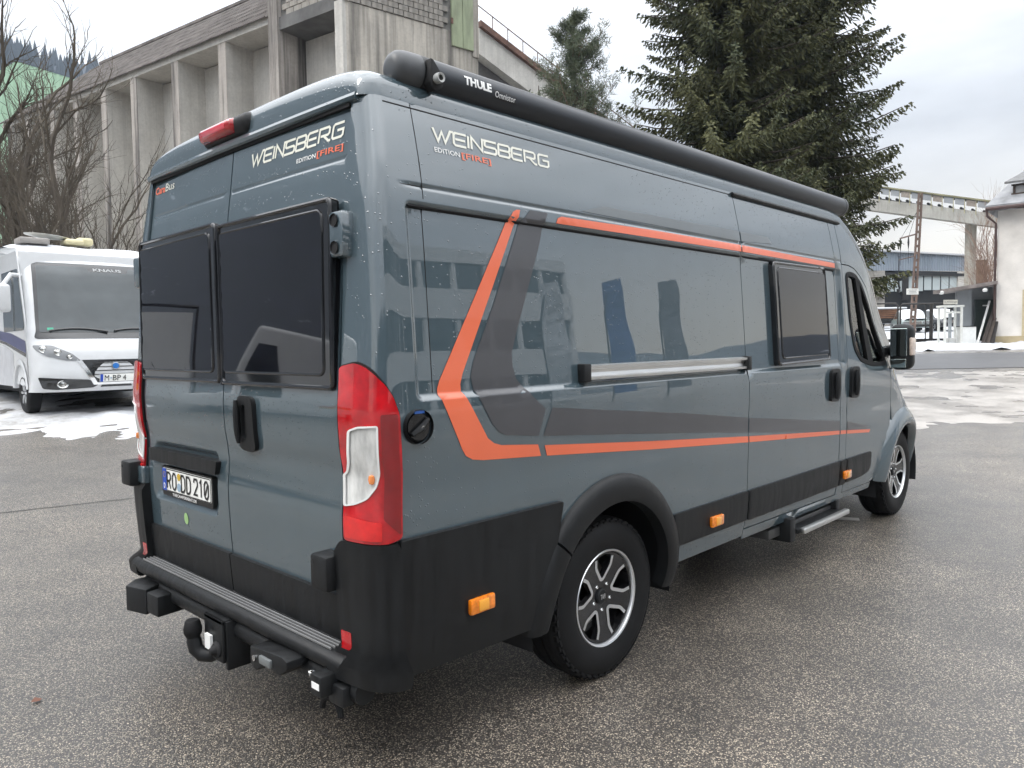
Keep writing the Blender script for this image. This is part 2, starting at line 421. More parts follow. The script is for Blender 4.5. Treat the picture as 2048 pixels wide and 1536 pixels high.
def S(q,z,off=0.0,side=-1,feat=True):
    """right (side=-1) flank incl. rear corner; q<0 is the corner"""
    q=np.asarray(q,float); z=np.asarray(z,float); q,z=np.broadcast_arrays(q,z)
    def base(q,z):
        t=np.clip((q+LC)/LC,0,1); w=Yside(np.maximum(XA+np.maximum(q,0),XA),z,feat); xr=Xr(z)
        b0,b1,b2,b3=(1-t)**3,3*t*(1-t)**2,3*t*t*(1-t),t**3
        x=np.where(q<0,b0*xr+b1*(xr+.003)+b2*(xr+.018)+b3*XA,XA+q)
        yr=YR+(.018 if side>0 else 0); y=np.where(q<0,b0*yr+b1*(yr+.92*(w-yr))+b2*w+b3*w,w)
        return np.stack([x,side*y+(.02 if side>0 else 0),z+0*x],-1)
    P0=base(q,z)
    e=1e-3
    n=np.cross(base(q+e,z)-base(q-e,z),base(q,z+e)-base(q,z-e))
    n/=np.linalg.norm(n,axis=-1,keepdims=True)+1e-12
    if side>0: n=-n
    return P0+n*np.asarray(off)[...,None]*1.0, n
def Xrear(y,z,feat=True):
    y=np.asarray(y,float);z=np.asarray(z,float)
    x=Xr(z)+.010*(y/.8)**2*sm(z,1.2,2.2)
    if feat:
        x=x+.004*np.exp(-((z-2.165)/.007)**2)
        d=rbox(y,z,.12,.80,.80,1.075,.04); x=x+.020*(1-sm(d,-.03,.01))
        d=rbox(y,z,-.80,-.03,.80,1.02,.05)
    return x
def RD(y,z,off=0.0,feat=True):
    y=np.asarray(y,float); z=np.asarray(z,float); y,z=np.broadcast_arrays(y,z)
    def base(y,z): return np.stack([Xrear(y,z,feat),y,z],-1)
    P0=base(y,z); e=1e-3
    n=np.cross(base(y,z+e)-base(y,z-e),base(y+e,z)-base(y-e,z)); n/=np.linalg.norm(n,axis=-1,keepdims=True)
    return P0+n*np.asarray(off)[...,None], n

van = empty('camper_van', (0, 0, 0))
tag(van, 'slate grey high roof camper van with orange stripes and black awning on wet asphalt', 'camper van')
YS, YL, YRT = .015, .858, -.822      # door split, left and right door edges
SL = lambda q, z, off=0.0: S(q, z, off, side=1)
XU = lambda xs: [(x-XA, z) for x, z in xs]
ZL = lines(.42, 2.32, .07, (1.31, 1.325, 1.332, 1.336, 1.345, 1.355, 1.995, 2.005, 2.016, 1.34, 1.35, 1.36, 1.99, 2.0, 2.012, 2.025, 2.035, 2.045, 2.052, 2.06, 2.067, 2.074, 2.082, 2.335, 2.345, 2.355, .9, .96, 1.0, 1.04, 1.08, 1.16))
QL = lines(-.24, .16, .02, ())+[.004, .012, .026, .034]
QS = lines(.2, 2.5, .11, (.03, .035, .042, .05, .06))
QF = lines(2.5, 6.2, .10, (3.88, 3.90, 3.92, 4.62))
def arc(cx, cz, r, a0, a1, n): return [(cx+r*math.cos(a), cz+r*math.sin(a)) for a in np.linspace(math.radians(a0), math.radians(a1), n)]
ZSILL = .40; ZTOP = 2.362
RA = .455
ax = math.degrees(math.asin((ZSILL-WHZ)/RA))
rear_arch = arc(WHX-XA, WHZ, RA, 180-ax, ax, 28)
side_poly = [(-.235, .875), (-.05, .875), (-.05, ZSILL), *rear_arch, (2.529-XA, ZSILL), (2.529-XA, ZTOP), (-.235, ZTOP)]
patch('side_panel', [side_poly], S, PAINT, van, us=QL+QS, vs=ZL, thick=.02)
lf = arc(WHF-XA, WHZ, .46, 180-ax, ax, 24)
left_poly = [(-.235, .875), (-.05, .875), (-.05, ZSILL), *rear_arch, *lf, (6.13, ZSILL), (6.13, .95), (5.35, 1.12), (4.86, 1.30), (4.3, 1.95), (3.95, ZTOP), (-.235, ZTOP)]
lwin = rounded(XU([(4.10, 1.97), (4.34, 1.97), (4.88, 1.34), (4.25, 1.34)]), .05)
patch('side_panel', [left_poly, lwin], SL, PAINT, van, us=QL[::2]+QS+QF, vs=ZL[::2], thick=.02)
patch('window', [lwin], SL, CABGL, van, off=-.008, thick=0, step=.1)
# sliding door
sd_poly = XU([(2.535, .445), (3.895, .430), (3.905, 1.20), (3.90, ZTOP), (2.535, ZTOP)])
sdoor = patch('sliding_door', [sd_poly], S, PAINT, van, us=QS[-8:]+QF, vs=ZL, thick=.02)
patch('sill_panel', [XU([(2.535, ZSILL-.02), (4.62, ZSILL-.03), (4.62, .415), (2.535, .438)])], S, PAINT, van, us=QF, vs=(), thick=.02)
# pillar behind the cab door
patch('door_pillar', [XU([(3.911, .425), (4.026, .42), (4.022, ZTOP), (3.907, ZTOP)])], S, PAINT, van, us=QF, vs=ZL, thick=.02)
# cab door with window opening
RF = .485
fa0 = math.degrees(math.asin((.47-WHZ)/RF))
farc = arc(WHF-XA, WHZ, RF, 180-fa0, 128, 10)
cab_poly = XU([(4.032, .425), (4.60, .42)])+[(x, z) for x, z in farc if x+XA < 4.96]+XU([(4.965, 1.0), (4.945, 1.27), (4.86, 1.45), (4.74, 1.68), (4.55, 1.90), (4.40, 1.985), (4.28, 2.03), (4.16, 2.045), (4.028, 2.045)])
cab_win = rounded(XU([(4.085, 1.985), (4.18, 2.0), (4.30, 1.985), (4.42, 1.925), (4.60, 1.75), (4.80, 1.50), (4.865, 1.39), (4.86, 1.315), (4.54, 1.318), (4.29, 1.36), (4.17, 1.45), (4.11, 1.65)]), .05, 3)
cdoor = patch('cab_door', [cab_poly, cab_win], S, PAINT, van, us=QF, vs=ZL, thick=.03)
# window rubber, glass panes and the post between them
def inset(poly, d):
    P = np.array(poly); n = len(P); out = []
    area = sum(P[i][0]*P[(i+1) % n][1]-P[(i+1) % n][0]*P[i][1] for i in range(n)); sg = 1 if area > 0 else -1
    for i in range(n):
        a = P[i]-P[i-1]; b = P[(i+1) % n]-P[i]; a = a/(np.linalg.norm(a)+1e-9); b = b/(np.linalg.norm(b)+1e-9)
        t = a+b; t = t/(np.linalg.norm(t)+1e-9); out.append(tuple(P[i]+sg*d*np.array([-t[1], t[0]])/max(.5, math.sqrt(max(0, (1+a@b)/2)))))
    return out
rub = patch('window_rubber', [inset(cab_win, -.006), inset(cab_win, .026)], S, RUBBER, cdoor, off=.005, thick=.03, step=.08)
patch('window', [inset(cab_win, .02)], S, CABGL, cdoor, off=-.010, thick=0, step=.1)
patch('window_post', [XU([(4.275, 1.985), (4.36, 1.95), (4.56, 1.325), (4.45, 1.33)])], S, RUBBER, cdoor, off=.004, thick=.03, step=.08)
# front wing with the wheel arch, A pillar, bonnet side
wing = [(x, z) for x, z in arc(WHF-XA, WHZ, RF, 126, ax, 22)]
wing_poly = wing+[(6.13, ZSILL), (6.13, .95), (5.75, 1.05), (5.35, 1.20)]+XU([(5.30, 1.29), (4.955, 1.275), (4.972, 1.0)])
patch('front_wing', [wing_poly], S, PAINT, van, us=QF, vs=ZL, thick=.03)
patch('pillar', [XU([(4.955, 1.285), (5.26, 1.30), (5.10, 1.52), (4.86, 1.79), (4.66, 2.0), (4.40, 2.22), (4.2, ZTOP), (4.03, ZTOP), (4.03, 2.052), (4.165, 2.052), (4.285, 2.037), (4.405, 1.992), (4.555, 1.907), (4.747, 1.685), (4.867, 1.455)])], S, PAINT, van, us=QF, vs=ZL, thick=.02)
# roof: sections from the shoulder over the top
def zsh(x): return np.interp(x, [0, 4.05, 4.2, 4.45, 4.75, 5.0, 5.2, 5.32, 5.45, 5.75, 6.1, 6.24], [2.362, 2.362, 2.345, 2.19, 1.93, 1.64, 1.40, 1.29, 1.20, 1.08, .96, .70])
def zcr(x): return zsh(x)+np.interp(x, [0, 4.0, 4.6, 5.3, 5.6, 6.24], [.135, .135, .10, .07, .12, .14])
def roof_mesh(x0, x1, n, m, name, rear=False):
    xs = np.linspace(x0, x1, n)
    thr_ = np.linspace(.02, PI/2, 14)
    if rear: xs = np.concatenate([[.035], .13-.095*np.cos(thr_)**(2/3.4), [.16, .2], xs[xs > .25]])
    tt = np.linspace(0, PI, 41); V = []
    for x in xs:
        w = float(Yside(max(x, XA), zsh(x), False)); h = float(zcr(x)-zsh(x))
        if x < .13: h *= .10+.90*max(0, 1-min(1, max(0, (.13-x)/.095))**3.4)**(1/3.4) if x > .0351 else .10; w -= .10*max(0, (XA-x)/.07)**2*.5
        for q in tt:
            c, s_ = math.cos(q), math.sin(q); e = 2/4.2
            V.append((x, -w*math.copysign(abs(c)**e, c), float(zsh(x))+h*abs(s_)**e))
    k = len(tt); F = [(i*k+j, (i+1)*k+j, (i+1)*k+j+1, i*k+j+1) for i in range(len(xs)-1) for j in range(k-1)]
    if rear: F.append(tuple(range(k)))
    b = MB(); b.add(V, F); return b.build(name, m, van, angle=50)
roof_mesh(.035, 4.30, 26, PAINT, 'roof', True)
WSG = mat('windscreen_glass', (.012, .014, .015), .03, coat=1)
roof_mesh(4.301, 5.30, 14, WSG, 'windscreen'); roof_mesh(5.301, 6.24, 12, PAINT, 'bonnet')
b = MB(); b.bx(6.10, 6.235, -.55, .55, .32, .86); b.bx(5.85, 6.15, -.80, .80, .32, .60); b.build('front_bumper', BLACK, van, bevel=.04)
# dark core that closes the gaps between the panels and shuts off the light
b = MB()
core = [(.06, .42), (.06, 2.30), (4.0, 2.30), (4.0, .42)]
for sgn in (-1, 1):
    V = []; xs = np.linspace(.13, 3.98, 30); zs = np.linspace(.43, 2.34, 24)
    for x in xs:
        for z in zs: V.append((x, sgn*(float(Yside(x, z))-.030), z))
    F = [(i*24+j, i*24+24+j, i*24+25+j, i*24+1+j) for i in range(29) for j in range(23) if not (math.hypot(xs[i]-WHX, zs[j]-WHZ) < .60)]
    b.add(V, F)
b.bx(.055, .065, -.86, .88, .46, 2.35); b.bx(.1, .66, -.98, .98, .40, .43); b.bx(.66, 1.86, -.70, .70, .40, .43); b.bx(1.86, 4.0, -.98, .98, .40, .43); b.bx(4.0, 5.9, -.80, .80, .34, .43); b.bx(3.97, 4.0, -.9, .9, .43, 2.3)
b.bx(4.9, 6.1, -.62, .62, .4, 1.0)
b.build('inner_body', DARKP, van, flat=True)
for cx in (WHX, WHF):
    for sgn in (-1, 1):
        b = MB(); V = []; an = np.linspace(-.2, PI+.2, 26)
        for a in an:
            for y in (.55, .985): V.append((cx+.52*math.cos(a), sgn*y, WHZ+.50*math.sin(a)))
        b.add(V, [(2*i, 2*i+1, 2*i+3, 2*i+2) for i in range(25)])
        b.add([(cx-.6, sgn*.55, .35), (cx+.6, sgn*.55, .35), (cx+.6, sgn*.55, .95), (cx-.6, sgn*.55, .95)], [(0, 1, 2, 3)])
        b.build('wheel_housing', DARKP, van)
b = MB(); b.tube([(.3, 0, .30), (5.3, 0, .30)], .05); b.bx(.95, 1.55, -.75, .75, .27, .36); b.bx(2.0, 3.0, -.6, .3, .26, .40); b.bx(.25, 5.8, -.52, -.42, .32, .42); b.bx(.25, 5.8, .42, .52, .32, .42)
b.build('chassis', DARKP, van)
# cab interior seen through the glass
for y in (-.48, .48):
    b = MB(); b.box((4.62, y, .86), (.5, .5, .16)); b.box((4.38, y, 1.22), (.14, .48, .66), ry=-.16); b.box((4.33, y, 1.62), (.10, .26, .2), ry=-.16)
    b.build('cab_seat', SEATM, van, bevel=.04)
b = MB(); b.bx(5.0, 5.35, -.78, .78, .75, 1.18); b.lathe([(.19, -.012), (.205, 0), (.19, .012), (.178, 0), (.19, -.012)], 'X', 24, (4.86, .42, 1.22)); b.build('dashboard', DARKP, van, bevel=.03)

# rear doors
RZ = lines(.50, 2.36, .07, (.79, .80, .81, 1.03, 1.05, 1.07, 1.09, 1.0, .97, 2.152, 2.158, 2.165, 2.172, 2.178, 1.12, 1.15, 1.2))
RYl = lines(-.8, .86, .08, (.11, .13, .15, .78, .80, .82))
def rdoor(y0, y1): return patch('rear_door', [[(y0, .655), (y1, .655), (y1, 2.355), (y0, 2.355)]], RD, PAINT, van, us=RYl, vs=RZ, thick=.03)
rdL = rdoor(YS+.004, YL); rdR = rdoor(YRT, YS-.004)
rdL['label'] = 'left rear door with number plate'; rdR['label'] = 'right rear door with black handle'
for d_, y0, y1 in ((rdL, YS+.004, YL), (rdR, YRT, YS-.004)):
    patch('lower_trim', [rounded([(y0, .50), (y1, .50), (y1, .662), (y0, .662)], .012)], RD, BLACK, d_, off=.016, thick=.03, us=RYl[::2], vs=(.52, .6, .64))
# roof lip over the doors
b = MB(); b.tube([(.030+.012*(y/.85)**2, y, 2.362-.0*abs(y)) for y in np.linspace(-.87, .90, 16)], .016, 8); b.build('roof_lip', PAINT, van)
b = MB(); b.bx(.035, .06, -.83, .87, 2.335, 2.36); b.build('door_seal', RUBBER, van)

# rear windows: frame, proud pane
UPR = lambda v: 1.0*(Xr(np.asarray(v, float))-float(Xr(1.40)))
def rear_window(door, y0, y1, z0, z1, p):
    fr = patch('window_frame', [rounded([(y0, z0), (y1, z0), (y1, z1), (y0, z1)], .022), rounded([(p[0]+.006, p[2]+.006), (p[1]-.006, p[2]+.006), (p[1]-.006, p[3]-.006), (p[0]+.006, p[3]-.006)], .02)], lambda u, v, o=0.0: RD(u, v, np.asarray(o)+UPR(v), feat=False), GLOSSB, door, off=.012, thick=.03, us=lines(y0, y1, .08), vs=lines(z0, z1, .08))
    def bulge(u, v, o=0.0):
        e = np.minimum(np.minimum(u-p[0], p[1]-u), np.minimum(v-p[2], p[3]-v)); return RD(u, v, np.asarray(o)+UPR(v)+.014*(1-np.exp(-np.maximum(e, 0)/.018)), feat=False)
    pv = patch('pane', [rounded([(p[0], p[2]), (p[1], p[2]), (p[1], p[3]), (p[0], p[3])], .03)], bulge, ACRYL, fr, off=.012, thick=.03, us=lines(p[0], p[1], .09, (p[0]+.008, p[0]+.02, p[0]+.04, p[1]-.008, p[1]-.02, p[1]-.04)), vs=lines(p[2], p[3], .09, (p[2]+.008, p[2]+.02, p[2]+.04, p[3]-.008, p[3]-.02, p[3]-.04)))
    for (loop, rr, oo, fn_) in ((rounded([(y0+.008, z0+.008), (y1-.008, z0+.008), (y1-.008, z1-.008), (y0+.008, z1-.008)], .022), .009, .012, lambda u, v, o: RD(u, v, o+UPR(v), feat=False)), (rounded([(p[0], p[2]), (p[1], p[2]), (p[1], p[3]), (p[0], p[3])], .03), .006, .012, lambda u, v, o: RD(u, v, o+UPR(v), feat=False))):
        q = np.array(resample(loop+[loop[0]], .08)); P, _ = fn_(q[:, 0], q[:, 1], np.full(len(q), oo)); b = MB(); b.tube(P, rr, 8, False); b.build('frame_lip', GLOSSB, fr)
    return fr
rear_window(rdR, -.815, .008, 1.372, 2.022, (-.755, -.012, 1.425, 1.985))
rear_window(rdL, .022, .858, 1.376, 2.035, (.085, .850, 1.424, 2.0))
# drip rails round the windows and the door edge strip
b = MB(); b.tube([RD(YS+.0, z, .006)[0] for z in np.linspace(1.37, 2.03, 8)], .008, 6); b.build('door_gasket', GLOSSB, rdR)

# handle on the right rear door
b = MB(); hp = [(-.128, 1.150), (-.140, 1.118), (-.235, 1.112), (-.262, 1.135), (-.262, 1.300), (-.245, 1.33), (-.155, 1.335), (-.132, 1.310)]
hb = patch('handle', [rounded(hp, .025), rounded([(-.165, 1.165), (-.205, 1.165), (-.205, 1.30), (-.165, 1.30)], .02)], RD, BLACK, rdR, off=.018, thick=.03, step=.05)
b = MB(); c = RD(-.185, 1.23, -.004)[0]; b.box(c, (.012, .05, .15)); b.build('handle_recess', DARKP, hb)
b = MB(); P = [RD(-.152, z, .030)[0] for z in np.linspace(1.15, 1.315, 6)]; b.tube(P, [.008, .012, .013, .013, .012, .008], 8); b.build('grip', BLACK, hb)
# number plate group on the left door
def flat_rear(y, z, off=0.0):
    y = np.asarray(y, float); z = np.asarray(z, float); y, z = np.broadcast_arrays(y, z)
    return np.stack([-.020-np.asarray(off)+0*y, y, z], -1), np.stack([-np.ones_like(y), 0*y, 0*y], -1)
patch('plate_light_strip', [rounded([(.10, .985), (.805, .985), (.815, 1.045), (.085, 1.045)], .012)], flat_rear, BLACK, rdL, off=.030, thick=.06)
PC = .428; PZ = .903
pf = patch('plate_frame', [rounded([(PC-.268, PZ-.076), (PC+.268, PZ-.076), (PC+.268, PZ+.063), (PC-.268, PZ+.063)], .014)], flat_rear, INK, rdL, off=.014, thick=.03)
pl = patch('number_plate', [rounded([(PC-.257, PZ-.052), (PC+.257, PZ-.052), (PC+.257, PZ+.055), (PC-.257, PZ+.055)], .010)], flat_rear, PLATEW, rdL, off=.017, thick=.004)
patch('plate_border', [rounded([(PC-.256, PZ-.051), (PC+.256, PZ-.051), (PC+.256, PZ+.054), (PC-.256, PZ+.054)], .010), rounded([(PC-.252, PZ-.047), (PC+.252, PZ-.047), (PC+.252, PZ+.050), (PC-.252, PZ+.050)], .008)], flat_rear, INK, pl, off=.0182, thick=0)
patch('country_band', [[(PC+.212, PZ-.051), (PC+.255, PZ-.051), (PC+.255, PZ+.054), (PC+.212, PZ+.054)]], flat_rear, EUBLUE, pl, off=.0186, thick=0)
def rtext(s, y_left, y_right, z0, z1, m, parent, off, bold=0.0, fn=flat_rear, name='lettering', shear=0.0):
    V, F = text2d(s, bold=bold, shear=shear); return decal(name, V, F, fn, m, parent, off, (y_left, z0, y_right, z1))
rtext('D', PC+.242, PC+.224, PZ-.042, PZ-.016, WHITE, pl, .0192, .03)
b = MB()
for k in range(12):
    a = k*PI/6; p = (PC+.2335+.013*math.cos(a), PZ+.025+.013*math.sin(a)); b.box((-.0394, p[0], p[1]), (.0006, .0035, .0035), rx=.78)
b.build('stars', YEL, pl, flat=True)
# plate characters as narrow strokes, like the stamped ones
CH = {'R': [[(0, 0), (0, 1), (.62, 1), (.9, .86), (.9, .62), (.62, .47), (0, .47)], [(.45, .47), (.95, 0)]],
      'O': [[(.3, 0), (0, .2), (0, .8), (.3, 1), (.65, 1), (.95, .8), (.95, .2), (.65, 0), (.28, 0)]],
      'D': [[(0, 0), (0, 1), (.6, 1), (.95, .8), (.95, .2), (.6, 0), (-.08, 0)]],
      '2': [[(0, .78), (.15, 1), (.72, 1), (.92, .84), (.92, .62), (.05, .06), (.95, .06)]],
      '1': [[(.15, .82), (.5, 1), (.5, 0)]],
      '0': [[(.3, 0), (0, .2), (0, .8), (.3, 1), (.65, 1), (.95, .8), (.95, .2), (.65, 0), (.28, 0)], [(.2, .2), (.75, .8)]]}
def plate_chars(s, ys, h, w, z0, m, parent, fn, off, st):
    for ch, y in zip(s, ys):
        V, F = strokes2d([[(-px*w, pz*h) for px, pz in p] for p in CH[ch]], st)
        decal('character', np.array(V)+np.array([y, z0]), F, fn, m, parent, off)
plate_chars('RODD210', [PC+.203, PC+.143, PC+.045, PC-.013, PC-.088, PC-.142, PC-.195], .074, .041, PZ-.037, INK, pl, flat_rear, .0192, .0105)
for (zz, mm, rr) in ((PZ+.026, YEL, .017), (PZ-.022, mat('seal_blue', (.28, .38, .48), .5), .020)):
    b = MB(); b.lathe([(.0001, -.0385), (rr, -.0385), (rr, -.036)], 'X', 20, (0, PC+.073, zz)); b.build('seal', mm, pl)
rtext('THECAMPERRENT.DE', PC+.155, PC-.105, PZ-.071, PZ-.057, WHITE, pf, .0152, .015)
Vd = [(0.022*math.cos(a), .027*math.sin(a)) for a in np.linspace(0, 2*PI, 20, endpoint=False)]
decal('sticker', np.array(Vd)+np.array([.455, .742]), [tuple(range(20))], RD, LIME, rdL, .002)
# lettering: angular wordmark drawn as strokes
LET = {'W': [[(0, 1), (.40, 0), (.68, .80), (.95, 0), (1.35, 1), (1.62, 1)]],
       'E': [[(1, 1), (.12, 1), (0, .85), (0, .15), (.12, 0), (1, 0)], [(.12, .5), (.92, .5)]],
       'I': [[(0, 0), (0, 1)]],
       'N': [[(0, 0), (0, 1), (.9, .0), (.9, 1), (1.2, 1)]],
       'S': [[(1, 1), (.12, 1), (.0, .88), (0, .58), (.12, .5), (.88, .5), (1, .4), (1, .12), (.88, 0), (-.1, 0)]],
       'B': [[(0, 1), (.88, 1), (1, .88), (1, .62), (.88, .5), (1, .38), (1, .12), (.88, 0), (0, 0)], [(.1, .5), (.88, .5)], [(0, .0), (0, 1)]],
       'R': [[(0, 0), (0, 1), (.88, 1), (1, .88), (1, .56), (.88, .45), (.15, .45)], [(.45, .45), (1.0, 0), (1.2, 0)]],
       'G': [[(1, 1), (.12, 1), (0, .88), (0, .12), (.12, 0), (.88, 0), (1, .12), (1, .52), (.42, .52)]]}
def wordmark(st=.17):
    V = []; F = []; x = 0
    for ch, adv in (('W', 1.62), ('E', 1.18), ('I', .26), ('N', 1.12), ('S', 1.2), ('B', 1.2), ('E', 1.2), ('R', 1.36), ('G', 1.1)):
        v, f = strokes2d([[(x+px+.12*(pz-.0), pz*.92) for px, pz in p] for p in LET[ch]], st); o = len(V)
        V += [tuple(q) for q in v]; F += [tuple(i+o for i in g) for g in f]; x += adv
    return np.array(V), F
WV, WF = wordmark()
decal('wordmark', WV, WF, RD, CREAM, rdR, .002, (-.150, 2.236, -.790, 2.304))
rtext('EDITION', -.497, -.622, 2.198, 2.214, WHITE, rdR, .002, .01, RD)
rtext('[FIRE]', -.630, -.790, 2.191, 2.218, ORANGE, rdR, .002, .012, RD)
rtext('Cara', .842, .722, 2.275, 2.312, ORANGE, rdL, .002, .03, RD)
rtext('Bus', .716, .610, 2.276, 2.314, CREAM, rdL, .002, .0, RD)

# hinges
def hinge(name, y, z, m, parent, sgn, w=.09, h=.12, x=-.03, dark=True):
    b = MB(); b.bx(x-.05, x+.05, y-w/2, y+w/2, z-h/2, z+h/2); o = b.build(name, m, parent, bevel=.014)
    return o
hu = hinge('upper_hinge', -.842, 1.897, PAINT, van, -1, .085, .155, .005)
b = MB()
for dz in (-.045, .045): b.lathe([(.0001, -.0415), (.02, -.0415), (.022, -.047)], 'X', 14, (-.0052, -.845, 1.897+dz))
b.build('hinge_hole', DARKP, hu)  # dark cups stand in for the bracket's two shaded holes
hinge('upper_hinge', .915, 1.90, PAINT, van, 1, .07, .15, .01)
for y, z, w in ((-.775, .752, .105), (.985, .905, .12)):
    hl = hinge('lower_hinge', y, z, BLACK, van, 1, w, .125, -.055)
    b = MB(); b.lathe([(.0001, -.0555), (.008, -.0555), (.008, -.05)], 'X', 10, (-.0505, y+.03, z+.035)); b.build('screw_hole', DARKP, hl)
b = MB(); b.bx(-.065, -.03, .855, .93, .86, .945); b.build('hinge_arm', PAINT, van, bevel=.008)

# third brake light on the roof edge
b = MB(); b.box((.060, .06, 2.432), (.10, .41, .088), ry=-.25); bl = b.build('brake_light', BLACK, van, bevel=.035, seg=3)
b = MB(); b.box((.026, .095, 2.432), (.07, .30, .062), ry=-.25); b.build('lens', REDL, bl, bevel=.024, seg=3)
b = MB(); b.box((-.010, .09, 2.430), (.004, .20, .022), ry=-.25); b.build('reflector_strip', mat('brake_light_core', (.75, .07, .10), .2, coat=1), bl, bevel=.001)

# tail lights wrap round the corner
tail = [(-.230, 1.455), (-.186, 1.468), (-.150, 1.452), (-.118, 1.430), (-.082, 1.395), (-.055, 1.355), (-.037, 1.298), (-.034, 1.18), (-.036, .888), (-.08, .875), (-.228, .870)]
tw = [(-.203, 1.247), (-.172, 1.262), (-.106, 1.266), (-.110, 1.108), (-.122, 1.062), (-.152, 1.020), (-.195, .995), (-.227, .982), (-.229, 1.095), (-.219, 1.106), (-.211, 1.14)]
for fn, sg in ((S, -1), (SL, 1)):
    t_ = patch('tail_light', [rounded(tail, .012, 3), rounded(tw, .010, 3)], fn, REDL, van, off=.016, thick=.03, us=lines(-.225, -.04, .012), vs=lines(.88, 1.46, .04), step=.02)
    patch('clear_lens', [rounded(tw, .010, 3)], fn, CLEARL, t_, off=.014, thick=.02, us=lines(-.22, -.1, .012), vs=lines(1.0, 1.25, .04), step=.02)
    patch('lens_rim', [rounded(tw, .010, 3), inset(rounded(tw, .010, 3), .006)], fn, mat('white_lens_rim', (.72, .72, .70), .2, coat=1), t_, off=.0205, thick=.004, step=.02)
    patch('lens_shade', [rounded([(-.098, 1.30), (-.045, 1.30), (-.042, .90), (-.098, .955)], .008)], fn, REDD, t_, off=.0205, thick=.002, us=(-.09, -.08, -.07, -.06), vs=lines(.9, 1.3, .05), step=.02)
    patch('lens_foot', [rounded([(-.222, .955), (-.103, .945), (-.103, .885), (-.222, .882)], .006)], fn, mat('bright_red_lens', (.62, .008, .008), .06, coat=1, var=.15, vs=25), t_, off=.0205, thick=.002, us=lines(-.21, -.11, .015), vs=(.9, .93), step=.02)
    b = MB(); p, n = fn(np.array([-.140]), np.array([1.085]), np.array([.010])); b.lathe([(.0001, .0), (.009, .004), (.012, .018), (.010, .03), (.0001, .034)], 'Z', 10, (p[0][0]-.006, p[0][1], p[0][2]-.016)); b.build('bulb', mat('bulb_orange', (.75, .24, .06), .25, coat=1), t_)
    patch('tail_gasket', [inset(rounded(tail, .012, 3), -.006), inset(rounded(tail, .012, 3), .004)], fn, RUBBER, t_, off=.006, thick=.02, step=.02)

# black bumper corners and step
bc = [(-.240, .405), (-.045, .405), (-.045, .872), (-.240, .866)]
for fn, sg in ((S, -1), (SL, 1)):
    def bulged(u, v, o=0.0, fn=fn):
        return fn(u, v, np.asarray(o)+.030*sm(.875-v, 0, .05)+.062*sm(.515-v, 0, .05)-.03*sm(.425-v, 0, .03))
    patch('bumper_corner', [rounded(bc, .012, 3)], bulged, BLACK, van, off=.012, thick=.08, us=lines(-.23, -.05, .015), vs=lines(.40, .86, .05, (.86, .85, .84, .83, .41, .42, .43, .44, .465, .475, .485, .495, .505, .515)), step=.02)
    tq = .765-XA+.0
    ra = [(x, z) for x, z in arc(WHX-XA, WHZ, .545, 140, 177, 10)]
    side_trim = [(-.044, .40), (ra[-1][0]-.0, .385), *ra[::-1], (.905-XA-.03, .878), (-.044, .878)]
    patch('rear_side_trim', [rounded(side_trim, .008, 2)], fn, BLACK, van, off=.022, thick=.04, us=lines(0, .8, .12), vs=lines(.42, .86, .08))
    rrp = rounded([(-.236, .503), (-.208, .503), (-.208, .562), (-.236, .562)], .005)
    patch('reflector', [rrp], bulged, REDL, van, off=.0135, thick=.01, step=.01)
b = MB()
b.prism([(-.098, .425), (-.110, .445), (-.110, .468), (-.090, .487), (.02, .492), (.02, .42)], -.90, .94, 'Y')
stp = b.build('rear_step', BLACK, van, bevel=.010)
b = MB()
for k in range(6):
    x = -.082+k*.0165; b.box((x, .02, .4915), (.0055, 1.66, .010))
b.build('step_rib', mat('step_rib_grey', (.16, .16, .16), .35, var=.1), stp, bevel=.002, seg=1)

# tow bar
b = MB(); b.tube([(-.05, .84, .375), (-.05, -.96, .375)], .042, 16); tow = b.build('tow_bar', BLACK, van)
b = MB(); b.prism([(-.16, .62), (-.02, .70), (-.02, .83), (-.13, .84), (-.20, .76)], .285, .405, 'Z'); b.build('end_bracket', BLACK, tow, bevel=.006)
b = MB(); b.prism([(-.155, .50), (-.02, .52), (-.02, .66), (-.16, .615)], .30, .395, 'Z'); b.build('end_bracket', BLACK, tow, bevel=.006)
b = MB(); b.bx(-.135, .0, -.10, .065, .405, .425); b.bx(-.135, -.12, -.10, .065, .25, .425); b.bx(-.12, .0, -.11, -.09, .22, .42); b.bx(-.12, .0, .05, .07, .26, .42); b.build('tow_bracket', BLACK, tow, bevel=.005)
b = MB(); b.tube([(-.10, .0, .268), (-.125, .03, .250), (-.15, .06, .252), (-.165, .082, .275), (-.170, .088, .31), (-.172, .090, .335)], [.030, .030, .030, .030, .030, .024], 12); nb = b.build('tow_neck', BLACK, tow)
b = MB(); b.lathe([(.0001, -.036), (.026, -.028), (.036, -.008), (.037, .012), (.033, .024), (.030, .040), (.024, .046), (.0001, .047)], 'Z', 20, (-.172, .090, .352)); b.build('ball_cap', RUBBER, nb)
b = MB(); b.lathe([(.0001, -.17), (.012, -.168), (.022, -.15), (.024, -.135)], 'X', 14, (0, -.055, .30)); b.lathe([(.025, -.15), (.034, -.142), (.034, -.136)], 'X', 14, (0, -.055, .30)); b.build('lock_knob', DARKP, nb)
b = MB(); b.bx(-.15, -.138, -.02, .03, .29, .35); b.build('label_plate', WHITE, tow)
b = MB(); b.prism([(-.39, .345), (-.43, .33), (-.50, .372), (-.60, .36), (-.655, .395), (-.655, .425), (-.62, .435), (-.39, .415)], -.165, -.05, 'X'); lk = b.build('bracket_lock', BLACK, tow, bevel=.006)
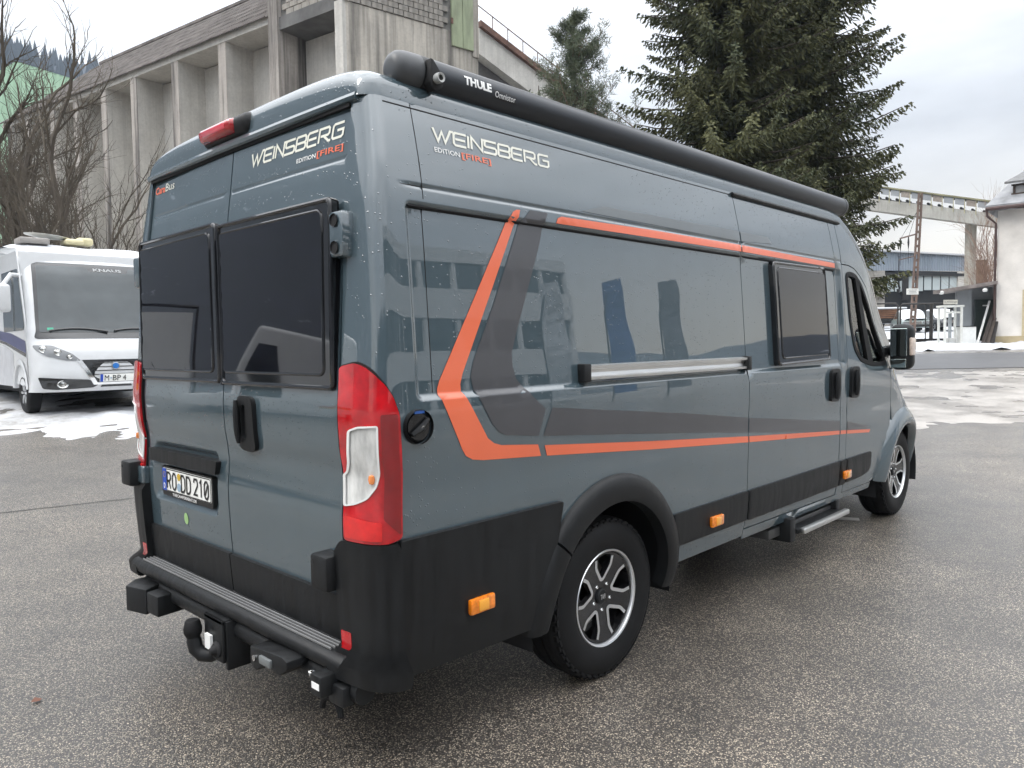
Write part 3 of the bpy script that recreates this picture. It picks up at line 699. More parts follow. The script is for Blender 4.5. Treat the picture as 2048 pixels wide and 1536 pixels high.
b = MB(); b.bx(-.176, -.16, -.555, -.475, .375, .405); b.build('lock_lever', mat('mid_grey_plastic', (.14, .15, .15), .4), lk, bevel=.004)
b = MB(); b.lathe([(.0001, -.170), (.011, -.170), (.011, -.16)], 'X', 12, (0, -.425, .378)); b.build('lock_barrel', SILVER, lk)
b = MB(); b.bx(-.165, -.08, -.87, -.80, .36, .435); b.bx(-.12, -.07, -.93, -.84, .33, .40); so = b.build('trailer_socket', BLACK, tow, bevel=.010)
b = MB(); b.bx(-.1665, -.165, -.862, -.818, .388, .410); b.build('label_plate', WHITE, so)
b = MB(); b.tube([(-.10, -.83+.055*math.sin(a), .335-.05*(1-math.cos(a))) for a in np.linspace(-1.6, 1.6, 12)], .011, 8); b.build('cable', RUBBER, so)
b = MB()
for k in range(3): b.tube([(-.10+.002*k, -.725+.035*math.cos(a), .385-.008*k+.010*math.sin(a)) for a in np.linspace(0, 2*PI, 14)], .003, 5)
b.build('chain_ring', SILVER, so)

# black side trims, markers, arch flare
for poly in ([(1.745, .502), (2.526, .502), (2.526, .667), (1.745, .667)], [(2.540, .498), (3.892, .490), (3.892, .667), (2.540, .667)], [(3.912, .492), (4.02, .490), (4.02, .667), (3.912, .667)], [(4.036, .500), (4.30, .505), (4.46, .525), (4.525, .560), (4.525, .667), (4.036, .667)]):
    par = {2.540: sdoor, 4.036: cdoor}.get(poly[0][0], van)
    def tb(u, v, o=0.0, P=poly):
        e = np.minimum(np.minimum(u+XA-P[0][0], P[-2][0]-u-XA), np.minimum(v-.49, .667-v)); return S(u, v, np.asarray(o)+.010*(1-np.exp(-np.maximum(e, 0)/.008)))
    patch('side_trim', [rounded(XU(poly), .012, 3)], tb, BLACK, par, off=.010, thick=.03, us=[x-XA for x in lines(poly[0][0], poly[-2][0], .15, (poly[0][0]+.006, poly[0][0]+.016, poly[-2][0]-.006, poly[-2][0]-.016))], vs=(.497, .505, .515, .56, .61, .645, .655, .661), custom=True)
def flare(fn):
    V = []; N = 44; prof = [(.430, -.03), (.435, .030), (.452, .036), (.50, .036), (.535, .028), (.552, .010), (.556, -.02)]
    an = np.linspace(math.radians(-6), math.radians(141), N)
    V = []
    for a in an:
        for rr, o in prof:
            p, _ = fn(np.array([WHX-XA+rr*math.cos(a)]), np.array([WHZ+rr*1.03*math.sin(a)]), np.array([o])); V.append(tuple(p[0]))
    k = len(prof); F = [(i*k+j, (i+1)*k+j, (i+1)*k+j+1, i*k+j+1) for i in range(N-1) for j in range(k-1)]
    F += [tuple(range(k)), tuple((N-1)*k+j for j in range(k))]
    b = MB(); b.add(V, F); b.build('arch_trim', BLACK, van, angle=50)
    V = []; an = np.linspace(math.radians(142.2), math.radians(182), 14)
    for a in an:
        for rr, o in prof:
            p, _ = fn(np.array([WHX-XA+rr*math.cos(a)]), np.array([WHZ+rr*1.03*math.sin(a)]), np.array([o])); V.append(tuple(p[0]))
    F = [(i*k+j, (i+1)*k+j, (i+1)*k+j+1, i*k+j+1) for i in range(13) for j in range(k-1)]+[tuple(range(k)), tuple(13*k+j for j in range(k))]
    b = MB(); b.add(V, F); b.build('arch_trim', BLACK, van, angle=50)
flare(S); flare(SL)
def fflare(fn):
    V = []; prof = [(.425, -.03), (.432, .022), (.445, .031), (.475, .030), (.52, .018), (.56, .004), (.575, -.010)]; N = 40
    an = np.linspace(math.radians(8), math.radians(176), N)
    for a in an:
        for rr, o in prof:
            p, _ = fn(np.array([WHF-XA+rr*1.02*math.cos(a)]), np.array([WHZ+rr*1.04*math.sin(a)]), np.array([o])); V.append(tuple(p[0]))
    k = len(prof); F = [(i*k+j, (i+1)*k+j, (i+1)*k+j+1, i*k+j+1) for i in range(N-1) for j in range(k-1)]
    b = MB(); b.add(V, F); b.build('arch_flare', PAINT, van, angle=70)
fflare(S); fflare(SL)
for x, z in ((.405, .578), (2.14, .572), (4.0, .567)):
    b = MB(); p, n = S(np.array([x-XA]), np.array([z]), np.array([.030])); b.box(p[0], (.125, .022, .058)); mk_ = b.build('side_marker', AMBER, van, bevel=.008)
    b = MB(); b.box(p[0]-np.array([.0, .012, 0]), (.050, .006, .040)); b.build('reflector', mat('amber_bright', (.85, .36, .03), .1, coat=1), mk_, bevel=.002)
# stripes
ST = lambda n, P, m, o=.0022, parent=van: patch(n, [[(x-XA, z) for x, z in P]], S, m, parent, off=o, thick=0, us=[x-XA for x in lines(.1, 4.6, .06, (.14, .15))], vs=ZL, step=.02)
chev = [(.706, 2.044), (.685, 2.042), (.665, 2.032), (.644, 2.005), (.250, 1.399), (.238, 1.372), (.237, 1.350), (.245, 1.331), (.332, 1.153), (.352, 1.125), (.385, 1.108), (.44, 1.099), (.759, 1.077), (.740, 1.125), (.532, 1.145), (.494, 1.156), (.461, 1.178), (.363, 1.33), (.348, 1.356), (.347, 1.382), (.361, 1.419), (.695, 2.015)]
ST('orange_stripe', chev, ORANGE)
ST('orange_stripe', [(.795, 1.074), (1.538, 1.015), (2.526, .946), (2.526, .980), (1.537, 1.055), (.780, 1.118)], ORANGE)
ST('orange_stripe', [(2.540, .945), (3.893, .858), (3.893, .884), (2.540, .979)], ORANGE, parent=sdoor)
ST('orange_stripe', [(3.914, .857), (4.018, .850), (4.018, .876), (3.914, .883)], ORANGE)
ST('orange_stripe', [(4.036, .849), (4.489, .816), (4.509, .838), (4.036, .874)], ORANGE, parent=cdoor)
ST('orange_stripe', [(.919, 2.014), (1.6, 2.018), (2.526, 2.022), (2.526, 2.058), (1.6, 2.055), (.957, 2.045), (.932, 2.036)], ORANGE)
ST('orange_stripe', [(2.540, 2.022), (3.893, 2.014), (3.893, 2.046), (2.540, 2.058)], ORANGE, parent=sdoor)
grey = [(.766, 2.050), (.711, 1.999), (.536, 1.667), (.418, 1.463), (.400, 1.408), (.410, 1.359), (.425, 1.326), (.485, 1.229), (.522, 1.195), (.56, 1.18), (.742, 1.16), (.785, 1.264), (.716, 1.314), (.639, 1.388), (.623, 1.436), (.623, 1.491), (.654, 1.566), (.823, 1.925), (.858, 2.029), (.87, 2.050)]
ST('grey_stripe', grey, GREYV)
ST('grey_stripe', [(.77, 1.157), (1.898, 1.062), (2.526, 1.00), (2.526, 1.085), (1.891, 1.158), (.826, 1.265)], GREYV)
ST('grey_stripe', [(2.540, .999), (3.893, .884), (3.893, .952), (2.540, 1.083)], GREYV, parent=sdoor)
ST('grey_stripe', [(4.036, .876), (4.484, .856), (4.484, .862), (4.036, .938)], GREYV, parent=cdoor)
ST('pale_stripe', [(1.096, 2.085), (2.526, 2.080), (2.526, 2.136), (1.264, 2.124)], PALEV)
ST('pale_stripe', [(2.540, 2.080), (2.93, 2.10), (2.89, 2.136), (2.540, 2.136)], PALEV, parent=sdoor)
# side lettering
SX = lambda x0, z0, x1, z1: (x0-XA, z0, x1-XA, z1)
decal('wordmark', WV, WF, S, CREAM, van, .002, SX(.300, 2.236, .930, 2.302))
V, F = text2d('EDITION', bold=.01); decal('lettering', V, F, S, WHITE, van, .002, SX(.298, 2.203, .418, 2.221))
V, F = text2d('[FIRE]', bold=.012); decal('lettering', V, F, S, ORANGE, van, .002, SX(.428, 2.195, .578, 2.223))
# seam of the corner panel, black drip channel over the sliding door
b = MB(); b.tube([S(.118, z, -.0008)[0] for z in np.linspace(1.36, 2.36, 40)], .0022, 5); b.build('body_seam', RUBBER, van)
for zz in (2.067,):
    b = MB(); b.tube([S(q, zz, -.004)[0] for q in np.linspace(.02, 2.42, 16)], .0045, 5); b.build('body_seam', RUBBER, van)
    b = MB(); b.tube([S(q, zz, -.004)[0] for q in np.linspace(2.44, 3.9, 10)], .0045, 5); b.build('body_seam', RUBBER, sdoor)
b = MB(); b.tube([S(q, 2.344, -.002)[0] for q in np.linspace(.0, 2.42, 16)], .004, 5); b.build('body_seam', RUBBER, van)
b = MB(); b.tube([S(q, 2.347, .006)[0] for q in np.linspace(2.42, 4.0, 10)], .013, 6); b.build('drip_channel', BLACK, van)
b = MB(); b.tube([S(q, 1.996, -.002)[0] for q in np.linspace(.05, 3.8, 26)], .0075, 6); b.build('panel_crease', RUBBER, van)
# aluminium rail
def railp(u, v, o=0.0): return S(u, v, np.asarray(o))
R0, R1 = 1.06, 2.495
b = MB(); cr_ = [(0, 1.362), (-.006, 1.362), (-.030, 1.366), (-.032, 1.376), (-.016, 1.380), (-.012, 1.395), (-.016, 1.410), (-.032, 1.414), (-.034, 1.426), (-.006, 1.430), (0, 1.430)]
yb = float(Yside(1.5, 1.40))
V = [(x, -yb+p[0], p[1]) for x in (R0, R1) for p in cr_]; k = len(cr_)
b.add(V, [(j, j+1, k+j+1, k+j) for j in range(k-1)]+[tuple(range(k)), tuple(k+j for j in range(k))]); rl = b.build('side_rail', ALUB, van, angle=25)
for x in (R0-.016, R1+.014):
    b = MB(); b.bx(x-.024, x+.024, -yb-.038, -yb+.02, 1.356, 1.434); b.build('end_cap', BLACK, rl, bevel=.006)
# window in the sliding door
def wpl(u, v, o=0.0): return S(u, v, o, feat=False)
wf = patch('window_frame', [rounded(XU([(2.885, 1.366), (3.690, 1.381), (3.676, 2.0), (2.886, 1.992)]), .03), rounded(XU([(2.965, 1.415), (3.662, 1.430), (3.655, 1.955), (2.955, 1.950)]), .03)], wpl, GLOSSB, sdoor, off=.012, thick=.04, us=QF, vs=ZL[::3])
for loop, rr in ((rounded(XU([(2.893, 1.374), (3.682, 1.389), (3.668, 1.992), (2.894, 1.984)]), .03), .009), (rounded(XU([(2.955, 1.410), (3.667, 1.425), (3.660, 1.96), (2.948, 1.956)]), .03), .006)):
    q = np.array(resample(loop+[loop[0]], .08)); P, _ = wpl(q[:, 0], q[:, 1], np.full(len(q), .012)); b = MB(); b.tube(P, rr, 8, False); b.build('frame_lip', GLOSSB, wf)
def wbulge(u, v, o=0.0):
    e = np.minimum(np.minimum(u+XA-2.95, 3.665-u-XA), np.minimum(v-1.41, 1.96-v)); return S(u, v, np.asarray(o)+.014*(1-np.exp(-np.maximum(e, 0)/.018)), feat=False)
patch('pane', [rounded(XU([(2.955, 1.410), (3.667, 1.425), (3.660, 1.96), (2.948, 1.956)]), .03)], wbulge, ACRYL, wf, off=.012, thick=.03, us=[x-XA for x in lines(2.95, 3.66, .08, (2.96, 2.975, 3.0, 3.655, 3.64, 3.62))], vs=lines(1.42, 1.95, .08, (1.415, 1.43, 1.45, 1.955, 1.94)))
# door handles
def side_handle(x, z, parent):
    hp = rounded(XU([(x-.075, z-.105), (x+.045, z-.110), (x+.075, z-.08), (x+.075, z+.09), (x+.05, z+.115), (x-.05, z+.115), (x-.085, z+.09), (x-.085, z-.08)]), .03, 3)
    h = patch('handle', [hp, rounded(XU([(x+.0, z-.07), (x+.05, z-.07), (x+.05, z+.07), (x+.0, z+.07)]), .02, 3)], S, BLACK, parent, off=.020, thick=.03, step=.05)
    b = MB(); b.box(S(x+.02-XA, z, -.006)[0], (.07, .012, .17)); b.build('handle_recess', DARKP, h)
    b = MB(); b.tube([S(x-.03-XA, zz, .034)[0] for zz in np.linspace(z-.085, z+.09, 6)], [.010, .016, .018, .018, .016, .010], 8); b.build('grip', BLACK, h)
side_handle(3.775, 1.205, sdoor); side_handle(4.145, 1.208, cdoor)
# water filler
b = MB(); p, n = S(np.array([.131-XA]), np.array([1.250]), np.array([.006])); c = (p[0][0], p[0][1], p[0][2])
b.lathe([(.058, -.012), (.060, .008), (.050, .0), (.046, .004)], 'Y', 28, c, False); fc = b.build('water_filler', BLACK, van)
b = MB(); b.lathe([(.0001, -.001), (.046, -.001), (.047, .01)], 'Y', 24, (c[0], c[1]-.002, c[2])); b.build('filler_lid', mat('glossy_lid', (.006, .006, .007), .15, coat=.5), fc)
b = MB(); b.tube([(c[0]-.035, c[1]-.010, c[2]-.025), (c[0]+.003, c[1]-.014, c[2]-.005), (c[0]+.035, c[1]-.010, c[2]+.025)], [.008, .013, .008], 8); b.build('grip', BLACK, fc)
b = MB(); b.lathe([(.0001, -.02), (.008, -.02), (.008, 0)], 'Y', 12, (c[0]+.003, c[1]-.004, c[2]-.003)); b.build('lock_barrel', SILVER, fc)
b = MB(); b.box((c[0], c[1]-.006, c[2]+.050), (.042, .006, .010)); b.build('blue_label', BLUEB, fc)
# mirror
b = MB(); b.box((4.95, -1.118, 1.452), (.15, .168, .358)); mi = b.build('mirror', BLACK, van, bevel=.058, seg=4); mi.location = (0, 0, 0)
MIRG = mat('mirror_glass', (.55, .62, .60), .02, 1.0, var=.02)
b = MB(); b.box((4.873, -1.112, 1.488), (.006, .122, .215)); b.build('mirror_glass', MIRG, mi, bevel=.0028, seg=1)
b = MB(); b.box((4.873, -1.112, 1.325), (.006, .112, .068)); b.build('mirror_glass', MIRG, mi, bevel=.0028, seg=1)
b = MB(); b.box((4.935, -1.196, 1.455), (.10, .024, .14)); b.build('indicator', mat('mirror_indicator', (.62, .50, .42), .15, coat=1, var=.2, vs=40), mi, bevel=.010)
b = MB(); b.tube([(5.02, -.90, 1.40), (5.0, -.98, 1.42), (4.97, -1.06, 1.43)], .045, 8); b.box((4.93, -.985, 1.37), (.11, .05, .16)); b.build('mirror_arm', BLACK, mi, bevel=.01)
# awning
cy, cz = -.885, 2.487
prof = [(cy+.06*1.0*math.cos(a)*(1 if math.cos(a) < 0 else 1.1), cz+.064*math.sin(a)) for a in np.linspace(0, 2*PI, 28, endpoint=False)]
def awn(x0, x1, name, m, parent, cap=True, sc=1.0):
    V = [(x, cy+(p[0]-cy)*sc, cz+(p[1]-cz)*sc) for x in (x0, x1) for p in prof]; k = len(prof)
    b = MB(); b.add(V, [(j, (j+1) % k, k+(j+1) % k, k+j) for j in range(k)]+[tuple(range(k)), tuple(range(2*k-1, k-1, -1))]); return b.build(name, m, parent, angle=40)
aw = awn(.325, 4.235, 'awning', ANTH, van)
V = []; xs = [.165, .168, .176, .19, .21, .24, .275]; ss = [.35, .55, .76, .90, .97, 1.0, 1.01]
for x, s_ in zip(xs, ss): V += [(x, cy+(p[0]-cy)*s_, cz+(p[1]-cz)*s_) for p in prof]
k = len(prof); b = MB(); b.add(V, [(i*k+j, i*k+(j+1) % k, (i+1)*k+(j+1) % k, (i+1)*k+j) for i in range(6) for j in range(k)]+[tuple(range(k))]); b.build('end_cap', CAPG, aw, angle=50)
awn(.275, .327, 'end_bracket', BLACK, aw, sc=1.004); awn(4.233, 4.262, 'end_cap', CAPG, aw, sc=1.03)
b = MB(); b.prism([(.285, 2.525), (.298, 2.520), (.345, 2.47), (.338, 2.43), (.30, 2.412), (.280, 2.44)], cy-.082, cy-.04, 'Y'); b.build('crank_plate', DARKP, aw, bevel=.006)
b = MB(); b.lathe([(.010, -.105), (.017, -.108), (.019, -.095), (.017, -.08), (.010, -.078)], 'Y', 14, (.308, cy, 2.455)); b.build('crank_eye', mat('light_grey_plastic', (.38, .39, .38), .4), aw)
b = MB(); b.bx(.30, 4.0, cy-.01, cy+.10, 2.40, 2.435); b.build('mounting_rail', BLACK, aw)
def awf(u, v, o=0.0):
    u = np.asarray(u, float); v = np.asarray(v, float); s_ = np.clip((v-cz)/.064, -1, 1); a = np.arcsin(s_); y = cy-.06*np.cos(a)
    n = np.stack([0*u, -np.cos(a), np.sin(a)], -1); return np.stack([u, y, v], -1)+n*np.asarray(o)[..., None], n
V, F = text2d('THULE', bold=.045); decal('lettering', V, F, awf, WHITE, aw, .0016, (.462, 2.478, .602, 2.510))
patch('label_plate', [[(.608, 2.462), (.742, 2.462), (.742, 2.494), (.608, 2.494)]], awf, INK, aw, off=.001, thick=0)
V, F = text2d('Omnistor'); decal('lettering', V, F, awf, WHITE, aw, .0024, (.620, 2.468, .732, 2.490))
# entry step under the sliding door
b = MB(); b.bx(2.95, 3.95, -.96, -.55, .285, .345); est = b.build('entry_step', mat('step_alu_dark', (.10, .10, .10), .4, .6), van, bevel=.006)
b = MB(); b.bx(3.22, 3.98, -1.075, -1.035, .290, .325); b.build('step_edge', ALUB, est, bevel=.008)
b = MB(); b.bx(3.20, 3.96, -1.036, -.95, .288, .318); b.build('step_tread', BLACK, est, bevel=.003)
b = MB(); b.bx(3.10, 3.18, -1.03, -.70, .25, .40); b.build('step_bracket', BLACK, est, bevel=.006)
b = MB(); b.bx(3.93, 3.99, -1.0, -.70, .28, .38); b.build('step_bracket', BLACK, est, bevel=.006)

# wheels
def wheel(x, sgn, front):
    WHZ = .366+(.042 if front else 0)
    yo = sgn*.985 if not front else sgn*.99
    b = MB(); R = .366
    # tyre, lathed round y: radius, y offset inwards from outer face
    pr = [(.215, .02), (.225, .004), (.25, -.004), (.285, -.007), (.315, -.004), (.338, .006), (.352, .020), (R-.002, .040), (R, .060), (R, .092), (R-.008, .094), (R-.008, .102), (R, .104), (R, .150), (R-.008, .152), (R-.008, .160), (R, .162), (R-.004, .195), (.345, .215), (.30, .225), (.215, .21)]
    b.lathe([(r, -sgn*0+h) for r, h in pr], 'Y', 72)
    nb = 46
    for k in range(nb):
        for (a0, r0, h0, dr, dh) in ((0, .354, .030, .010, .034), (.5, R-.003, .076, .008, .026), (.5, .346, .014, .010, .014)):
            a = 2*PI*(k+a0)/nb; L = 2*PI*.36/nb*.62
            c = (r0*math.cos(a), h0, r0*math.sin(a)); b.box(c, (dr, dh, L), ry=-a)
    V = [(x+v[0], yo-sgn*v[1]*1.0, WHZ-.003+v[2]) for v in b.V]; bb = MB(); bb.add(V, b.F)
    w = bb.build('wheel', RUBBER, van, angle=30)
    D = .030 if not front else .026
    def L(v): return [(x+p[0], yo-sgn*(p[1]+D-.03), WHZ-.003+p[2]) for p in v]
    b = MB(); b.lathe([(.224, .012), (.222, .018), (.214, .030), (.208, .06), (.20, .15), (.05, .16), (.0001, .16)], 'Y', 48); bb = MB(); bb.add(L(b.V), b.F); bb.build('rim', mat('gloss_wheel_black', (.008, .008, .009), .2, coat=.4), w)
    b = MB(); b.lathe([(.222, .008), (.219, .004), (.212, .007), (.208, .016), (.2075, .03)], 'Y', 64); bb = MB(); bb.add(L(b.V), b.F); bb.build('rim_edge', ALU, w)
    rot = math.radians(90) if not front else math.radians(118)
    outer = [(.205*math.cos(a), .205*math.sin(a)) for a in np.linspace(0, 2*PI, 60, endpoint=False)]
    holes = []; edges = []
    for k in range(5):
        c = rot+k*2*PI/5
        wp = [(.083, -.10), (.083, .10), (.150, .335), (.195, .30), (.198, 0), (.195, -.30), (.150, -.335)]
        H = [(r*math.cos(c+a), r*math.sin(c+a)) for r, a in wp]; holes.append(rounded(H, .012, 3))
        st = [(.190, .325), (.150, .375), (.078, .10), (.078, -.10), (.150, -.375), (.190, -.325)]
        edges.append(rounded([(r*math.cos(c+a), r*math.sin(c+a)) for r, a in st], [0, .012, .010, .010, .012, 0], 3))
    def face(u, v, o=0.0):
        u = np.asarray(u, float); v = np.asarray(v, float); rr = np.hypot(u, v)
        dep = .020+.028*np.clip(1-rr/.20, 0, 1)-.0
        return np.stack([x+u, yo-sgn*(dep-np.asarray(o)+D-.03), WHZ-.003+v], -1), np.stack([0*u, sgn+0*u, 0*u], -1)
    patch('rim_spokes', [outer]+holes, face, MATS['gloss_wheel_black'], w, off=.0, thick=.03, us=lines(-.2, .2, .025), vs=lines(-.2, .2, .025), step=.03, custom=False)
    for e in edges:
        V2, F2 = strokes2d([e], .0155); decal('machined_edge', V2, F2, face, ALU, w, .0016)
    b = MB(); b.lathe([(.036, .052), (.034, .036), (.030, .032), (.0001, .031)], 'Y', 24); bb = MB(); bb.add(L(b.V), b.F); hc = bb.build('hub_cap', BLACK, w)
    V, F = text2d('FIAT', bold=.02); V = (V-V.min(0))/(V.max(0)-V.min(0))
    P = [(x+sgn*(-1)*(q[0]-.5)*.034*-1, yo-sgn*(.0295+D-.03), WHZ-.003+(q[1]-.5)*.022) for q in V]
    if sgn < 0: raw('lettering', P, F, ALU, hc)
    for k in range(5):
        c = rot+(k+.5)*2*PI/5; cx, cz_ = .062*math.cos(c), .062*math.sin(c)
        b = MB(); b.lathe([(.0085, .05), (.0085, .036), (.006, .033), (.0001, .036)], 'Y', 6, (cx, 0, cz_)); bb = MB(); bb.add(L(b.V), b.F); bb.build('lug_bolt', SILVER, w, angle=20)
    b = MB(); b.lathe([(.05, .13), (.16, .135), (.16, .15)], 'Y', 30); bb = MB(); bb.add(L(b.V), b.F); bb.build('brake_disc', mat('brake_steel', (.25, .24, .23), .4, 1), w)
wheel(WHX, -1, False); wheel(WHX, 1, False); wheel(WHF, -1, True); wheel(WHF, 1, True)
# mud flap look: inner tyre wall of the second rear wheel is in the dark

# ------------------------------------------------------------------ ground, street, snow
def asphalt(name, stone=155, light=(.62, .525, .40), dark=(.040, .034, .029), wet=.5):
    m, t, b = nodes(name); v = coords(t); wob = noise(t, v, 60, 2); vw = nd(t, 'ShaderNodeVectorMath', {0: wob.outputs['Color'], 1: (.012, .012, .012)}, operation='MULTIPLY').outputs[0]; vv = nd(t, 'ShaderNodeVectorMath', {0: v, 1: vw}, operation='ADD').outputs[0]
    w = nd(t, 'ShaderNodeTexVoronoi', {'Vector': vv, 'Scale': stone, 'Randomness': 1.0}, feature='F1'); sp = nd(t, 'ShaderNodeSeparateColor', {'Color': w.outputs['Color']})
    r1 = nd(t, 'ShaderNodeValToRGB', {0: sp.outputs[0]}); e = r1.color_ramp.elements
    e[0].position = 0; e[0].color = (*dark, 1); e[1].position = 1; e[1].color = (*[min(1, c*1.3) for c in light], 1)
    for p, c in ((.30, (.105, .090, .073)), (.50, (.20, .173, .141)), (.72, tuple(c*.72 for c in light)), (.90, light)):
        k = e.new(p); k.color = (*c, 1)
    hue = mixc(t, rng_(t, sp.outputs[1], .75, 1, 0, .35), r1.outputs[0], (.16, .09, .05))
    gap = rng_(t, w.outputs['Distance'], .28, .62, 0, 1)
    big = noise(t, v, .35, 5, .6); mid = noise(t, v, 2.2, 4, .6)
    tone = nd(t, 'ShaderNodeMath', {0: rng_(t, big.outputs['Fac'], .34, .66, .66, 1.12), 1: rng_(t, mid.outputs['Fac'], .32, .68, .78, 1.14)}, operation='MULTIPLY').outputs[0]
    dampn = noise(t, v, .9, 5, .65); tone = nd(t, 'ShaderNodeMath', {0: tone, 1: rng_(t, dampn.outputs['Fac'], .42, .60, 1.08, .80)}, operation='MULTIPLY').outputs[0]
    c1 = mixc(t, gap, hue, dark)
    sc = nd(t, 'ShaderNodeVectorMath', {0: c1, 'Scale': tone}, operation='SCALE').outputs[0]
    t.links.new(sc, b.inputs['Base Color'])
    t.links.new(rng_(t, big.outputs['Fac'], .35, .65, .50-.22*wet, .62), b.inputs['Roughness'])
    b.inputs['Coat Weight'].default_value = 1.7*wet; b.inputs['Coat Roughness'].default_value = .24
    h = nd(t, 'ShaderNodeMath', {0: rng_(t, w.outputs['Distance'], 0, .7, 1, 0), 1: nd(t, 'ShaderNodeMath', {0: sp.outputs[2], 1: .6}, operation='MULTIPLY').outputs[0]}, operation='ADD').outputs[0]
    bump(t, b, h, .7, .006); cbn = nd(t, 'ShaderNodeBump', {'Height': h, 'Strength': .22, 'Distance': .005}); t.links.new(cbn.outputs[0], b.inputs['Coat Normal']); MATS[name] = m; return m
ASPH = asphalt('wet_asphalt')
def ground_mesh():
    # rings round the camera, denser near it
    rr = np.concatenate([np.linspace(0, 40, 61), np.geomspace(42, 900, 40)]); an = np.linspace(0, 2*PI, 121)[:-1]
    V = [(CAM[0]+.3, CAM[1]+.3, 0)]
    R_, A_ = np.meshgrid(rr[1:], an, indexing='ij'); X = CAM[0]+R_*np.cos(A_); Y = CAM[1]+R_*np.sin(A_); Z = ground_z(X, Y)
    V[0] = (CAM[0], CAM[1], float(ground_z(CAM[0], CAM[1])))
    V += list(zip(X.ravel().tolist(), Y.ravel().tolist(), Z.ravel().tolist())); n = len(an); k = len(rr)-1
    F = [(0, 1+j, 1+(j+1) % n) for j in range(n)]
    F += [(1+i*n+j, 1+(i+1)*n+j, 1+(i+1)*n+(j+1) % n, 1+i*n+(j+1) % n) for i in range(k-1) for j in range(n)]
    return raw('ground', V, F, ASPH, smooth=True)
tag(ground_mesh(), 'wide wet grey asphalt yard with light stones', kind='structure')
def sheet(name, corner_fn, nu, nv, m, lift, kind='structure', label=None):
    """grid laid on the ground; corner_fn(u, v) gives (px, depth) or world xy and an extra height"""
    V = []
    for i in range(nu):
        for j in range(nv):
            x, y, h = corner_fn(i/(nu-1), j/(nv-1)); V.append((x, y, float(ground_z(x, y))+lift+h))
    F = [(i*nv+j, (i+1)*nv+j, (i+1)*nv+j+1, i*nv+j+1) for i in range(nu-1) for j in range(nv-1)]
    o = raw(name, V, F, m, smooth=True); return tag(o, label, kind=kind)
def st_xy(s, t): p = CAM+s*DH+t*_r; return p[0], p[1]
ROADM = mat('road_asphalt', (.085, .085, .09), .5, var=.18, vs=.6, stretch=(1, 1, 1), bs=120, bst=.3, bd=.004, rvar=.06)
sheet('street', lambda u, v: (*st_xy(23.6+6.6*v+u*2.0-1.0+0.0, -6+70*u), 0), 60, 12, ROADM, .012, label='grey street running across the yard entrance')
from mathutils import noise as mnoise
def fbm(x, y, sc, o=4): return mnoise.fractal(Vector((x*sc, y*sc, 3.7)), 1.0, 2.0, o)
def snowmat(name, col, dirt, dscale=1.2, thr=(.42, .62), rough=.6):
    m, t, b = nodes(name); v = coords(t); n = noise(t, v, dscale, 6, .65); n2 = noise(t, v, 14, 4)
    f = nd(t, 'ShaderNodeMath', {0: rng_(t, n.outputs['Fac'], thr[0], thr[1], 0, 1), 1: rng_(t, n2.outputs['Fac'], .35, .65, .6, 1.0)}, operation='MULTIPLY').outputs[0]
    t.links.new(mixc(t, f, col, dirt), b.inputs['Base Color']); b.inputs['Roughness'].default_value = rough; b.inputs['Specular IOR Level'].default_value = .35
    bump(t, b, n2.outputs['Fac'], .5, .03); MATS[name] = m; return m
SNOW = snowmat('snow', (.54, .55, .57), (.28, .27, .255)); SNOWC = mat('clean_snow', (.56, .575, .60), .55, var=.04, vs=2, bs=6, bst=.4, bd=.03)
SLUSH = snowmat('slush', (.40, .372, .342), (.15, .135, .12), .8, (.42, .60), .32)
def snow_patch(xyfn, nu, nv, m, name, label, amp=.10, thr=0.0, sc=.8, edge=.25):
    def fn(u, v):
        x, y = xyfn(u, v); e = min(min(u, 1-u)/edge, min(v, 1-v)/edge, 1.0)
        h = (fbm(x, y, sc)*.5+.5*fbm(x, y, sc*3.1, 3)*.5 - thr) - (1-e)*.55
        return x, y, max(-.04, min(h, .5)*amp)
    o = sheet(name, fn, nu, nv, m, 0.0, 'stuff', label); return o
# left: snow round the motorhome; right: trampled slush and the ploughed strip along the street
snow_patch(lambda u, v: st_xy(9.9+.55*(7*(u-.61))*1.0+9.5*v, -13.5+11.5*u), 110, 90, SNOW, 'snow', 'patchy white snow under and before the white motorhome', .16, -.12, .8, .12)
def strew(x, y): return 0
snow_patch(lambda u, v: st_xy(11.6+10.9*v, .0+26*u), 150, 80, SLUSH, 'slush', 'trampled grey slush with tyre tracks before the street', .035, -.24, .9, .14)
snow_patch(lambda u, v: st_xy(30.6+5.0*v+2*u, 2+34*u), 130, 40, SNOWC, 'snow', 'white ploughed snow strip along the far side of the street', .40, -.42, .5, .12)
snow_patch(lambda u, v: st_xy(37.5+26*v, 4+34*u), 90, 60, SNOWC, 'snow', 'snow covered lot behind the gate', .12, -.35, .35, .06)

